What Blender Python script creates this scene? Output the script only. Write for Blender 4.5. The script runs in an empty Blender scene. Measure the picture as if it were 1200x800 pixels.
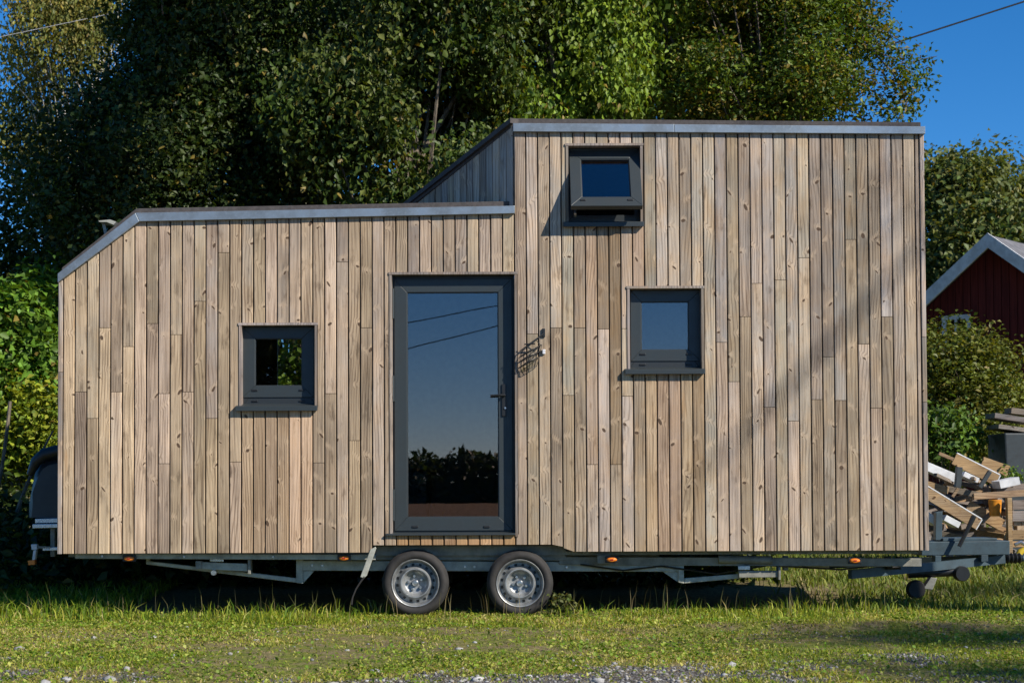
import bpy, bmesh, math, random
import numpy as np
from mathutils import Vector, Matrix

random.seed(7)
rng = np.random.default_rng(7)
R = math.radians
sc = bpy.context.scene
col = sc.collection

# ------------------------------------------------------------------ camera
W_PX, H_PX = 1200.0, 800.0
DIST = 13.8                      # camera to facade plane (y = 0)
F_PX = 141.0 * DIST              # focal length in photo pixels
CAM = Vector((0.0, -DIST, 1.04))
PITCH, ROLL = R(1.9), R(-0.23)
VPX, VPY = 575.0, 575.0          # where the facade's normal vanishes in the photo
SHX = (600.0 - VPX) / W_PX
SHY = (VPY - 400.0 - F_PX * math.tan(PITCH)) / W_PX
cam_data = bpy.data.cameras.new('camera')
cam = bpy.data.objects.new('camera', cam_data)
col.objects.link(cam)
cam_data.sensor_width = 36.0
cam_data.lens = 36.0 * F_PX / W_PX
cam_data.shift_x, cam_data.shift_y = SHX, SHY
cam_data.clip_start, cam_data.clip_end = 0.1, 6000
CROT = Matrix.Rotation(math.pi / 2 + PITCH, 3, 'X') @ Matrix.Rotation(ROLL, 3, 'Z')
cam.matrix_world = Matrix.Translation(CAM) @ CROT.to_4x4()
cam_data.dof.use_dof = True
cam_data.dof.focus_distance = DIST
cam_data.dof.aperture_fstop = 5.0
sc.camera = cam

# ------------------------------------------------------------------ sky, sun, exposure
SUN_AZ, SUN_EL = R(52), R(34.8)  # azimuth from -Y (camera side) towards +X
SUN_DIR = Vector((math.sin(SUN_AZ) * math.cos(SUN_EL), -math.cos(SUN_AZ) * math.cos(SUN_EL), math.sin(SUN_EL)))
world = bpy.data.worlds.new('World')
sc.world = world
world.use_nodes = True
wn = world.node_tree
wn.nodes.clear()
sky = wn.nodes.new('ShaderNodeTexSky')
sky.sky_type = 'NISHITA'
sky.sun_disc = False
sky.sun_elevation = SUN_EL
sky.sun_rotation = math.atan2(SUN_DIR.x, SUN_DIR.y)
sky.air_density = 1.0
sky.altitude = 2500
sky.dust_density = 0.3
sky.ozone_density = 6.0
bg = wn.nodes.new('ShaderNodeBackground')
bg.inputs['Strength'].default_value = 0.110
wo = wn.nodes.new('ShaderNodeOutputWorld')
hsv = wn.nodes.new('ShaderNodeHueSaturation')      # the photograph's richer blue, the same all over the sky
hsv.inputs['Saturation'].default_value = 1.23
wn.links.new(sky.outputs[0], hsv.inputs['Color'])
wn.links.new(hsv.outputs[0], bg.inputs['Color'])
wn.links.new(bg.outputs[0], wo.inputs['Surface'])
sun_data = bpy.data.lights.new('sun', 'SUN')
sun_data.energy = 5.0
sun_data.angle = R(0.53)
sun_data.color = (1.0, 0.93, 0.82)
sun = bpy.data.objects.new('sun', sun_data)
sun.rotation_euler = SUN_DIR.to_track_quat('Z', 'Y').to_euler()
sun.location = SUN_DIR * 60
col.objects.link(sun)
sc.view_settings.view_transform = 'Standard'
sc.view_settings.look = 'None'
sc.view_settings.exposure = 0.40
sc.view_settings.gamma = 1.0
sc.view_settings.use_curve_mapping = False

# ------------------------------------------------------------------ helpers
def ray(px, py):
    xc = (px - W_PX / 2 + SHX * W_PX) / F_PX
    yc = (H_PX / 2 + SHY * W_PX - py) / F_PX
    return CROT @ Vector((xc, yc, -1.0))
def P(px, py, y=0.0):
    """photo pixel -> point on the vertical plane at depth y"""
    d = ray(px, py)
    return CAM + d * ((y - CAM.y) / d.y)
def PG(px, py, z=0.0):
    """photo pixel -> point on the horizontal plane at height z"""
    d = ray(px, py)
    return CAM + d * ((z - CAM.z) / d.z)
def PX(px, y=0.0, py=450): return P(px, py, y).x
def PZ(py, y=0.0, px=575): return P(px, py, y).z

def tag(o, label=None, cat=None, group=None, kind=None):
    if label: o['label'] = label
    if cat: o['category'] = cat
    if group: o['group'] = group
    if kind: o['kind'] = kind
    return o
def empty(name, loc=(0, 0, 0), parent=None):
    o = bpy.data.objects.new(name, None)
    o.empty_display_size = 0.1
    col.objects.link(o)
    o.location = loc
    o.parent = parent
    return o
def mesh_obj(name, verts, faces, mat, parent=None, loc=None, smooth=False, color=None):
    me = bpy.data.meshes.new(name)
    me.from_pydata([tuple(v) for v in verts], [], faces)
    me.materials.append(mat)
    if smooth:
        me.polygons.foreach_set('use_smooth', [True] * len(me.polygons))
    me.update()
    o = bpy.data.objects.new(name, me)
    col.objects.link(o)
    if parent is not None:
        o.parent = parent
    if loc is not None:
        o.location = loc
    if color is not None:
        o.color = color
    return o
def local(parent):
    """offset so that world-space meshes can be parented to an empty that is not at the origin"""
    v = Vector((0, 0, 0))
    while parent is not None:
        v = v + parent.location
        parent = parent.parent
    return v
class MB:
    """collects pieces of ONE object"""
    def __init__(s): s.v, s.f = [], []
    def add(s, verts, faces):
        n = len(s.v)
        s.v += [Vector(v) for v in verts]
        s.f += [tuple(i + n for i in f) for f in faces]
        return s
    def box(s, a, b):
        x0, y0, z0 = a; x1, y1, z1 = b
        return s.add([(x0,y0,z0),(x1,y0,z0),(x1,y1,z0),(x0,y1,z0),(x0,y0,z1),(x1,y0,z1),(x1,y1,z1),(x0,y1,z1)],
                     [(0,3,2,1),(4,5,6,7),(0,1,5,4),(1,2,6,5),(2,3,7,6),(3,0,4,7)])
    def prism(s, pts, y0, y1):
        """polygon pts [(x,z)] (counter-clockwise seen from the camera side) extruded from y0 back to y1"""
        n = len(pts)
        area = sum(pts[i][0]*pts[(i+1)%n][1]-pts[(i+1)%n][0]*pts[i][1] for i in range(n))
        if area < 0: pts = pts[::-1]
        vs = [(p[0], y0, p[1]) for p in pts] + [(p[0], y1, p[1]) for p in pts]
        fs = [tuple(range(n)), tuple(range(2*n-1, n-1, -1))]
        fs += [(i, i+n, (i+1)%n+n, (i+1)%n) for i in range(n)]
        return s.add(vs, fs)
    def bar(s, a, b, w, h, up=(0,0,1)):
        a, b = Vector(a), Vector(b)
        d = (b-a).normalized()
        u = Vector(up)
        if abs(d.dot(u)) > .97: u = Vector((0,1,0))
        r = d.cross(u).normalized(); u = r.cross(d).normalized()
        vs = []
        for p in (a, b):
            for (i, j) in ((-1,-1),(1,-1),(1,1),(-1,1)):
                vs.append(p + r*(i*w/2) + u*(j*h/2))
        return s.add(vs, [(0,1,2,3),(7,6,5,4),(0,4,5,1),(1,5,6,2),(2,6,7,3),(3,7,4,0)])
    def tube(s, pts, radii, sides=6, cap=True):
        pts = [Vector(p) for p in pts]
        if not hasattr(radii, '__len__'): radii = [radii]*len(pts)
        vs = []; ref = Vector((0.3,0.2,0.9)).normalized()
        for i, p in enumerate(pts):
            t = (pts[min(i+1,len(pts)-1)]-pts[max(i-1,0)]).normalized()
            if abs(t.dot(ref)) > .95: ref = Vector((1,0,0))
            a = t.cross(ref).normalized(); b = t.cross(a)
            ref = (ref - t*ref.dot(t)).normalized()
            for k in range(sides):
                th = 2*math.pi*k/sides
                vs.append(p + (a*math.cos(th)+b*math.sin(th))*radii[i])
        fs = []
        for i in range(len(pts)-1):
            for k in range(sides):
                k2 = (k+1)%sides
                fs.append((i*sides+k, i*sides+k2, (i+1)*sides+k2, (i+1)*sides+k))
        if cap:
            fs.append(tuple(range(sides-1,-1,-1)))
            n0 = (len(pts)-1)*sides
            fs.append(tuple(n0+k for k in range(sides)))
        return s.add(vs, fs)
    def lathe_y(s, c, prof, n=40):
        """profile [(r, y)] turned round the y axis through c=(x,z)"""
        vs = []; m = len(prof)
        for k in range(n):
            t = 2*math.pi*k/n
            for r, y in prof:
                vs.append((c[0]+r*math.cos(t), y, c[1]+r*math.sin(t)))
        fs = []
        for k in range(n):
            k2 = (k+1)%n
            for j in range(m-1):
                fs.append((k*m+j, k*m+j+1, k2*m+j+1, k2*m+j))
        return s.add(vs, fs)
    def lathe_z(s, c, prof, n=20):
        vs = []; m = len(prof)
        for k in range(n):
            t = 2*math.pi*k/n
            for r, z in prof:
                vs.append((c[0]+r*math.cos(t), c[1]+r*math.sin(t), z))
        fs = []
        for k in range(n):
            k2 = (k+1)%n
            for j in range(m-1):
                fs.append((k*m+j, k2*m+j, k2*m+j+1, k*m+j+1))
        return s.add(vs, fs)
    def build(s, name, mat, parent=None, smooth=False, bevel=0, color=None):
        off = local(parent)
        o = mesh_obj(name, [v-off for v in s.v], s.f, mat, parent, smooth=smooth, color=color)
        if bevel:
            b = o.modifiers.new('bevel', 'BEVEL'); b.width = bevel; b.segments = 2; b.limit_method = 'ANGLE'
            b.angle_limit = R(40)
        if smooth:
            bm = bmesh.new(); bm.from_mesh(o.data)
            bmesh.ops.remove_doubles(bm, verts=bm.verts, dist=1e-5)
            bmesh.ops.recalc_face_normals(bm, faces=bm.faces)
            bm.to_mesh(o.data); bm.free()
            try: o.data.set_sharp_from_angle(angle=R(38))
            except Exception: pass
        return o
    def thing(s, name, mat, label, cat, group=None, base=None, **k):
        """a top-level one-mesh thing with its origin at its base"""
        xs = [v.x for v in s.v]; ys = [v.y for v in s.v]; zs = [v.z for v in s.v]
        c = Vector(((min(xs)+max(xs))/2, (min(ys)+max(ys))/2, min(zs)))
        s.v = [v-c for v in s.v]
        o = s.build(name, mat, None, **k)
        o.location = c
        return tag(o, label, cat, group)
def pxpoly(pts, y): return [(P(a, b, y).x, P(a, b, y).z) for a, b in pts]

# ------------------------------------------------------------------ node materials
class NT:
    def __init__(s, name):
        s.mat = bpy.data.materials.new(name); s.mat.use_nodes = True
        s.t = s.mat.node_tree; s.t.nodes.clear()
        s.out = s.t.nodes.new('ShaderNodeOutputMaterial')
    def n(s, typ, ins=None, **props):
        nd = s.t.nodes.new('ShaderNode'+typ)
        for k, v in props.items(): setattr(nd, k, v)
        for k, v in (ins or {}).items(): s.set(nd.inputs[k], v)
        return nd
    def set(s, sock, v):
        if hasattr(v, 'is_output'): s.t.links.new(v, sock)
        else: sock.default_value = v
    def m(s, op, a, b=None, c=None, clamp=False):
        nd = s.t.nodes.new('ShaderNodeMath'); nd.operation = op; nd.use_clamp = clamp
        for i, v in enumerate((a, b, c)):
            if v is not None: s.set(nd.inputs[i], v)
        return nd.outputs[0]
    def vm(s, op, a, b=None, out=0):
        nd = s.t.nodes.new('ShaderNodeVectorMath'); nd.operation = op
        s.set(nd.inputs[0], a)
        if b is not None: s.set(nd.inputs[1], b)
        return nd.outputs[out]
    def mix(s, f, a, b, blend='MIX'):
        nd = s.t.nodes.new('ShaderNodeMix'); nd.data_type = 'RGBA'; nd.blend_type = blend
        s.set(nd.inputs[0], f); s.set(nd.inputs[6], a); s.set(nd.inputs[7], b)
        return nd.outputs[2]
    def noise(s, vec, scale=1.0, detail=2.0, rough=.5, dist=0.0):
        nd = s.n('TexNoise', {'Scale': scale, 'Detail': detail, 'Roughness': rough, 'Distortion': dist})
        if vec is not None: s.set(nd.inputs['Vector'], vec)
        return nd.outputs[0]
    def step(s, v, lo, hi, a=0.0, b=1.0):
        nd = s.n('MapRange', {'Value': v, 'From Min': lo, 'From Max': hi, 'To Min': a, 'To Max': b})
        nd.interpolation_type = 'SMOOTHSTEP'
        return nd.outputs[0]
    def xyz(s, v):
        nd = s.n('SeparateXYZ'); s.set(nd.inputs[0], v); return nd.outputs
    def cxyz(s, x, y, z):
        nd = s.n('CombineXYZ'); s.set(nd.inputs[0], x); s.set(nd.inputs[1], y); s.set(nd.inputs[2], z); return nd.outputs[0]
    def obj(s): return s.n('TexCoord').outputs['Object']
    def pos(s): return s.n('NewGeometry').outputs['Position']
    def bump(s, h, strength=.3, dist=.01):
        return s.n('Bump', {'Height': h, 'Strength': strength, 'Distance': dist}).outputs[0]
    def done(s, color, rough=.7, metal=0.0, normal=None, spec=.5, **extra):
        p = s.n('BsdfPrincipled', {'Roughness': rough, 'Metallic': metal, 'Specular IOR Level': spec})
        s.set(p.inputs['Base Color'], color if hasattr(color, 'is_output') else (*color, 1.0))
        if normal is not None: s.set(p.inputs['Normal'], normal)
        for k, v in extra.items(): s.set(p.inputs[k], v)
        s.t.links.new(p.outputs[0], s.out.inputs[0])
        return s.mat
def C(*a): return (*a, 1.0)

def wood_mat(name, light, dark, grey, fresh_c, along='z', knots=True):
    t = NT(name)
    sp = t.xyz(t.obj())
    oi = t.n('SeparateColor'); t.set(oi.inputs[0], t.n('ObjectInfo').outputs['Color'])
    seed, fresh, tone = oi.outputs[0], oi.outputs[1], oi.outputs[2]
    x = sp[0] if along == 'z' else t.m('ADD', sp[2], sp[1])
    z = sp[2] if along == 'z' else sp[0]
    xo = t.m('MULTIPLY_ADD', seed, 37.3, x)
    zo = t.m('MULTIPLY_ADD', seed, 91.7, z)
    # knots
    SX, SZ = 8.5, 2.5
    v = t.cxyz(t.m('MULTIPLY', xo, SX), 0.0, t.m('MULTIPLY', zo, SZ))
    vo = t.n('TexVoronoi', {'Vector': v, 'Scale': 1.0, 'Randomness': 1.0})
    dv = t.xyz(t.vm('SUBTRACT', v, vo.outputs['Position']))
    wob = t.m('MULTIPLY', t.noise(t.cxyz(xo, 0.0, zo), 60, 2), .006)
    cs = t.n('SeparateColor'); t.set(cs.inputs[0], vo.outputs['Color'])
    kx = t.m('DIVIDE', dv[0], SX); kz = t.m('DIVIDE', dv[2], SZ)
    shear = t.m('MULTIPLY', t.m('SUBTRACT', cs.outputs[1], .5), 2.4)
    kz2 = t.m('MULTIPLY_ADD', kx, shear, kz)
    d = t.m('ADD', t.vm('LENGTH', t.cxyz(kx, 0.0, t.m('MULTIPLY', kz2, t.m('MULTIPLY_ADD', cs.outputs[2], 1.1, .7))), out=1), wob)
    d2 = t.vm('LENGTH', t.cxyz(t.m('MULTIPLY', kx, .55), 0.0, t.m('SUBTRACT', kz2, .018)), out=1)
    d2 = t.m('ADD', d2, wob)
    kr = t.m('MULTIPLY', t.step(cs.outputs[0], .2, 1.0), .0185)
    kr = t.m('ADD', kr, .0012)
    kn = t.m('SUBTRACT', 1.0, t.step(t.m('SUBTRACT', d, kr), -.003, .004))
    kn = t.m('MULTIPLY', kn, t.step(cs.outputs[0], .16, .28))
    halo = t.m('MULTIPLY', t.m('SUBTRACT', 1.0, t.step(d2, .0, .045)), t.step(cs.outputs[0], .16, .4))
    # growth rings, bowed round the knots
    n1 = t.noise(t.cxyz(t.m('MULTIPLY', xo, 2.6), 0.0, t.m('MULTIPLY', zo, .55)), 1.0, 1.0)
    n2 = t.noise(t.cxyz(t.m('MULTIPLY', xo, 16.0), 0.0, t.m('MULTIPLY', zo, 4.0)), 1.0, 2.0)
    ph = t.m('ADD', t.m('MULTIPLY', xo, 2*math.pi/.025), t.m('MULTIPLY', n1, 56.0))
    ph = t.m('ADD', ph, t.m('MULTIPLY', n2, 4.5))
    ph = t.m('ADD', ph, t.m('MULTIPLY', halo, 6.0))
    ring = t.m('MULTIPLY_ADD', t.m('SINE', ph), .5, .5)
    ring = t.m('POWER', ring, 3.0)
    fib = t.noise(t.cxyz(t.m('MULTIPLY', xo, 190.0), 0.0, t.m('MULTIPLY', zo, 7.0)), 1.0, 3.0, .65)
    streak = t.noise(t.cxyz(t.m('MULTIPLY', xo, 52.0), 0.0, t.m('MULTIPLY', zo, .9)), 1.0, 3.0, .6)
    streak2 = t.noise(t.cxyz(t.m('MULTIPLY', xo, 44.0), 7.0, t.m('MULTIPLY', zo, 2.0)), 1.0, 2.0, .5)
    patch = t.noise(t.cxyz(t.m('MULTIPLY', xo, 6.0), 0.0, t.m('MULTIPLY', zo, 2.4)), 1.0, 4.0, .6)
    ringmask = t.step(t.noise(t.cxyz(t.m('MULTIPLY', xo, 3.0), 11.0, t.m('MULTIPLY', zo, .8)), 1.0, 2.0), .40, .62)
    f = t.m('MULTIPLY', ring, t.m('MULTIPLY_ADD', ringmask, .62, .16))
    f = t.m('ADD', f, t.m('MULTIPLY', t.step(fib, .35, .72), .26))
    f = t.m('ADD', f, t.m('MULTIPLY', t.step(streak, .46, .64), .50), clamp=True)
    c = t.mix(f, C(*light), C(*dark))
    c = t.mix(t.m('MULTIPLY', t.step(streak2, .54, .68), .60), c, C(*[min(1, q*1.22) for q in light]))
    g = t.m('MULTIPLY', t.step(patch, .30, .66), t.m('MULTIPLY_ADD', tone, .95, .12), clamp=True)
    c = t.mix(g, c, t.mix(f, C(*grey), C(*[q*.52 for q in grey])))
    blot = t.step(t.noise(t.cxyz(t.m('MULTIPLY', xo, 17.0), 0.0, t.m('MULTIPLY', zo, 4.0)), 1.0, 5.0, .62), .54, .72)
    c = t.mix(t.m('MULTIPLY', blot, .70), c, C(*[q*.55 for q in dark]))
    wash = t.step(t.noise(t.cxyz(t.m('MULTIPLY', xo, 1.5), 5.0, t.m('MULTIPLY', zo, 1.3)), 1.0, 3.0), .35, .65, .80, 1.12)
    c = t.mix(1.0, c, t.cxyz(wash, wash, wash), 'MULTIPLY')
    orange = t.step(t.noise(t.cxyz(t.m('MULTIPLY', xo, 9.0), 3.0, t.m('MULTIPLY', zo, 1.6)), 1.0, 3.0), .66, .78)
    c = t.mix(t.m('MULTIPLY', orange, .35), c, C(*fresh_c))
    c = t.mix(t.m('MULTIPLY', fresh, .85), c, t.mix(f, C(*fresh_c), C(*[q*.5 for q in fresh_c])))
    # per-board value
    val = t.m('MULTIPLY_ADD', t.m('FRACT', t.m('MULTIPLY', seed, 13.7)), .52, .64)
    c = t.mix(1.0, c, t.cxyz(val, val, val), 'MULTIPLY')
    # the whole column below a joint can be darker: hue drift
    hd = t.m('MULTIPLY_ADD', t.m('FRACT', t.m('MULTIPLY', seed, 57.1)), .16, .92)
    c = t.mix(1.0, c, t.cxyz(1.0, 1.0, hd), 'MULTIPLY')
    if knots:
        c = t.mix(t.m('MULTIPLY', halo, .32), c, C(*[min(1, q*1.25) for q in light]))
        c = t.mix(t.m('MULTIPLY', kn, .95), c, C(dark[0]*.34, dark[1]*.30, dark[2]*.28))
    h = t.m('ADD', t.m('MULTIPLY', f, -.6), t.m('MULTIPLY', kn, -.4))
    return t.done(c, .78, normal=t.bump(h, .35, .004), spec=.3)

def steel_mat(name, base, rough=.5, metal=.0, scale=14, dirt=.35):
    t = NT(name)
    p = t.obj()
    n = t.noise(p, scale, 5, .6); n2 = t.noise(p, scale*7, 3)
    c = t.mix(t.step(n, .35, .7), C(*base), C(*[q*(1-dirt) for q in base]))
    c = t.mix(t.m('MULTIPLY', t.step(n2, .5, .75), .3), c, C(*[min(1, q*1.35) for q in base]))
    r = t.m('MULTIPLY_ADD', n, .25, rough-.1)
    return t.done(c, r, metal, normal=t.bump(n2, .08, .004))

def plain_mat(name, base, rough=.6, var=.3, scale=20, metal=0.0, bump=.1):
    t = NT(name)
    n = t.noise(t.obj(), scale, 4, .6)
    c = t.mix(t.step(n, .3, .7), C(*base), C(*[q*(1-var) for q in base]))
    return t.done(c, rough, metal, normal=t.bump(n, bump, .004))

M = {}
M['clad'] = wood_mat('weathered_cladding', (.525,.388,.258), (.215,.143,.090), (.44,.385,.322), (.48,.26,.105))
M['trim'] = wood_mat('window_lining_wood', (.36,.29,.225), (.22,.165,.125), (.33,.30,.27), (.40,.22,.10), knots=False)
M['membrane'] = plain_mat('wall_membrane', (.035,.024,.018), .9)
M['interior'] = plain_mat('interior_panel', (.16,.12,.085), .8)
M['int_floor'] = plain_mat('interior_floor', (.07,.05,.038), .7)
M['alu'] = steel_mat('anthracite_powder_coat', (.027,.035,.038), .42, 0, 9, .12)
M['aludark'] = steel_mat('anthracite_frame', (.018,.023,.026), .45, 0, 9, .12)
M['black'] = plain_mat('black_plastic', (.012,.013,.014), .45)
M['flash'] = steel_mat('zinc_flashing', (.33,.37,.39), .38, .65, 5, .35)
M['roof'] = plain_mat('roof_felt', (.075,.065,.062), .85, .4, 30, bump=.4)
M['galv'] = steel_mat('galvanised_steel', (.40,.40,.34), .55, .1, 10, .35)
M['galvblue'] = steel_mat('blue_grey_drawbar_paint', (.045,.075,.092), .5, .05, 10, .35)
M['chassis'] = steel_mat('dark_chassis', (.24,.235,.20), .55, .05, 10, .4)
M['steel'] = steel_mat('wheel_silver', (.36,.37,.37), .45, .55, 16, .5)
M['chrome'] = steel_mat('bright_metal', (.6,.61,.62), .25, .9, 20, .2)
M['rubber'] = plain_mat('tyre_rubber', (.030,.027,.025), .8, .4, 14, bump=.2)
def amber():
    t = NT('amber_lens')
    return t.done((.75,.20,.02), .25, normal=t.bump(t.n('TexWave', {'Scale': 120.0}).outputs[1], .2, .002))
M['amber'] = amber()
M['whitelens'] = plain_mat('white_lens', (.7,.7,.72), .25)
M['red'] = plain_mat('red_lens', (.45,.03,.02), .3)
def glass():
    t = NT('window_glass')
    tr = t.n('BsdfTransparent', {'Color': C(.87,.90,.90)})
    wv = t.bump(t.noise(t.obj(), 2.2, 2), .005, .02)
    gl = t.n('BsdfGlossy', {'Color': C(.76,.60,.60), 'Roughness': 0.0, 'Normal': wv})
    fr = t.n('Fresnel', {'IOR': 1.5})
    f = t.m('MULTIPLY_ADD', fr.outputs[0], 1.5, .085, clamp=True)
    mx = t.n('MixShader', {0: f}); t.t.links.new(tr.outputs[0], mx.inputs[1]); t.t.links.new(gl.outputs[0], mx.inputs[2])
    t.t.links.new(mx.outputs[0], t.out.inputs[0])
    return t.mat
M['glass'] = glass()
def lampglass():
    t = NT('lamp_glass')
    tr = t.n('BsdfTransparent', {'Color': C(.88,.88,.86)})
    gl = t.n('BsdfGlossy', {'Color': C(1,1,1), 'Roughness': 0.03})
    lw = t.n('LayerWeight', {'Blend': .35})
    f = t.m('MULTIPLY_ADD', lw.outputs[1], .5, .05, clamp=True)
    mx = t.n('MixShader', {0: f}); t.t.links.new(tr.outputs[0], mx.inputs[1]); t.t.links.new(gl.outputs[0], mx.inputs[2])
    t.t.links.new(mx.outputs[0], t.out.inputs[0])
    return t.mat
M['lampglass'] = lampglass()

def leaf_mat(name, transl=.28, rough=.5):
    t = NT(name)
    at = t.n('Attribute', attribute_name='leafcol').outputs['Color']
    p = t.n('BsdfPrincipled', {'Roughness': rough, 'Specular IOR Level': .3})
    t.set(p.inputs['Base Color'], at)
    tl = t.n('BsdfTranslucent')
    t.set(tl.inputs['Color'], t.mix(1.0, at, C(1.5,1.35,.45), 'MULTIPLY'))
    mx = t.n('MixShader', {0: transl}); t.t.links.new(p.outputs[0], mx.inputs[1]); t.t.links.new(tl.outputs[0], mx.inputs[2])
    t.t.links.new(mx.outputs[0], t.out.inputs[0])
    return t.mat
M['leaf'] = leaf_mat('leaves')
M['grass'] = leaf_mat('grass_blades', .3, .6)
def bark(name, a, b, sc_=9):
    t = NT(name)
    s = t.xyz(t.obj())
    v = t.cxyz(t.m('MULTIPLY', s[0], 3.0), t.m('MULTIPLY', s[1], 3.0), s[2])
    n = t.noise(v, sc_, 5, .65)
    c = t.mix(t.step(n, .35, .65), C(*a), C(*b))
    return t.done(c, .9, normal=t.bump(n, .7, .02))
M['bark'] = bark('grey_brown_bark', (.16,.125,.095), (.06,.045,.035))
M['birchbark'] = bark('birch_bark', (.72,.68,.62), (.34,.30,.26), 4)
M['twig'] = bark('pale_twig', (.19,.155,.11), (.08,.065,.05))
# ================================================================== tiny house on its trailer
HD = 2.5                                   # depth of the house
house = empty('tiny_house', ((PX(68)+PX(1086))/2, 1.25, 0))
tag(house, 'long low wooden tiny house with vertical weathered boards on a double axle trailer', 'tiny house')

Z_LOW = P(300, 647.4).z; Z_ARCH = P(548, 638).z
XL, XS, XR = PX(73.6), PX(603.3), PX(1075)
top_l = [P(62, 331), P(161, 254.5), P(603.3, 246)]
top_r = [P(603.3, 149), P(1090, 152)]
def zt(x, right):
    pts = top_r if right else top_l
    for a, b in zip(pts, pts[1:]):
        if x <= b.x or b is pts[-1]:
            return a.z + (b.z-a.z)*(x-a.x)/(b.x-a.x)
XA0, XA1, XA2 = PX(436, 0, 640), PX(657.5, 0, 640), PX(663.5, 0, 646)
def zb(x):
    if x < XA0-1e-4 or x > XA2: return Z_LOW
    if x <= XA1+1e-4: return Z_ARCH
    return Z_ARCH + (Z_LOW-Z_ARCH)*(x-XA1)/(XA2-XA1)

# openings: inner rectangles in photo pixels (left, right, top, bottom at the sill)
OPEN = {'w1': (283, 369, 381, 473), 'w2': (666, 750.5, 171, 258), 'w3': (738, 822, 338, 430), 'door': (459.5, 603.6, 321.6, 626)}
LIN = .020
def rect(k, y=0.0):
    l, r, t, b = OPEN[k]
    cx, cy = (l+r)/2, (t+b)/2
    return P(l, cy, y).x, P(r, cy, y).x, P(cx, b, y).z, P(cx, t, y).z
holes = []
for k in OPEN:
    x0, x1, z0, z1 = rect(k)
    e = LIN+.002
    holes.append((x0-e, x1+e, z0 - (.0 if k == 'door' else .03), z1+e))
SEAM = PX(603.3)
holes[3] = (holes[3][0], holes[3][1], holes[3][2], holes[3][3])

def board_mesh(mb, x0, x1, b0, b1, t0, t1, y0, th, c=.0045):
    vs = []
    for (cx, yy) in ((c, y0), (0, y0+.005), (0, y0+th)):
        vs += [(x0+cx, yy, b0), (x1-cx, yy, b1), (x1-cx, yy, t1), (x0+cx, yy, t0)]
    fs = [(0,1,2,3), (4,0,3,7), (1,5,6,2), (8,4,7,11), (5,9,10,6), (11,10,9,8),
          (0,4,8,9,5,1), (3,2,6,10,11,7)]
    return mb.add(vs, fs)
def free_pieces(x0, x1, za, zc):
    spans = [(x0, x1)]
    for hx0, hx1, hz0, hz1 in holes:
        if hz0 < zc-1e-4 and hz1 > za+1e-4:
            out = []
            for a, b in spans:
                if hx1 <= a or hx0 >= b: out.append((a, b)); continue
                if hx0-a > .014: out.append((a, hx0))
                if b-hx1 > .014: out.append((hx1, b))
            spans = out
    return spans
wall = MB()
front = None
def column(x0, x1, right, joints, fresh=0.0, tone=None, gap=.0092, parent=None):
    """all the boards of one column between x0 and x1"""
    a, b = x0+gap/2, x1-gap/2
    lo, hi = min(zb(a), zb(b)), max(zt(a, right), zt(b, right))
    cuts = sorted({lo, hi} | {z for z in joints if lo < z < hi} |
                  {z for h in holes for z in (h[2], h[3]) if h[0] < b and h[1] > a and lo < z < hi})
    cur = None; curz = None
    def flush():
        nonlocal cur
        if cur and cur['p']:
            mb = MB(); yj = random.uniform(-.0022, .0012)
            for (sa, sb, za, zc) in cur['p']:
                jl = .0022 if any(abs(za-j) < 1e-5 for j in joints) else 0
                jh = .0022 if any(abs(zc-j) < 1e-5 for j in joints) else 0
                b0 = zb(sa) if abs(za-lo) < 1e-5 else za+jl
                b1 = zb(sb) if abs(za-lo) < 1e-5 else za+jl
                t0 = zt(sa, right) if abs(zc-hi) < 1e-5 else zc-jh
                t1 = zt(sb, right) if abs(zc-hi) < 1e-5 else zc-jh
                board_mesh(mb, sa, sb, b0, b1, t0, t1, yj, .02)
            zmid = sum((q[2]+q[3])/2 for q in cur['p'])/len(cur['p'])
            fr = fresh
            # boards tucked under the sills and the threshold have stayed fresher
            top = max(q[3] for q in cur['p'])
            for h in holes:
                if h[0] < (a+b)/2 < h[1] and abs(top-h[2]) < .02: fr = .85 if h is holes[3] else random.uniform(.18, .42)
            tn = tone if tone is not None else random.uniform(-.1, .5) + (.38 if right else 0) + .2*(zmid-2)
            mb.build('board', M['clad'], parent, color=(random.random(), fr, max(0, min(1.1, tn)), 1))
        cur = None
    for za, zc in zip(cuts, cuts[1:]):
        sp = free_pieces(a, b, za, zc)
        if any(abs(za-j) < 1e-5 for j in joints) or not sp: flush()
        if sp:
            if cur is None: cur = {'p': []}
            for sa, sb in sp: cur['p'].append((sa, sb, za, zc))
    flush()

front = MB()
# dark wall sheet behind the boards, in vertical strips round the openings
xb = sorted({PX(69.5), PX(161), XS, PX(1085), XA0, XA1, XA2} | {q for h in holes for q in h[:2]})
for a, b in zip(xb, xb[1:]):
    if b-a < 1e-4: continue
    right = (a+b)/2 > XS
    lo, hi = max(zb(a+1e-3), zb(b-1e-3)), max(zt(a, right), zt(b, right))
    mids = sorted({lo, hi} | {z for h in holes for z in h[2:] if h[0] < b-1e-4 and h[1] > a+1e-4 and lo < z < hi})
    for za, zc in zip(mids, mids[1:]):
        if any(h[0] < (a+b)/2 < h[1] and h[2] < (za+zc)/2 < h[3] for h in holes): continue
        t0 = zt(a, right)-.01 if zc == hi else zc
        t1 = zt(b, right)-.01 if zc == hi else zc
        front.prism([(a, za), (b, za), (b, t1), (a, t0)], .026, .11)
front_wall = front.build('front_wall', M['membrane'], house)

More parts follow.
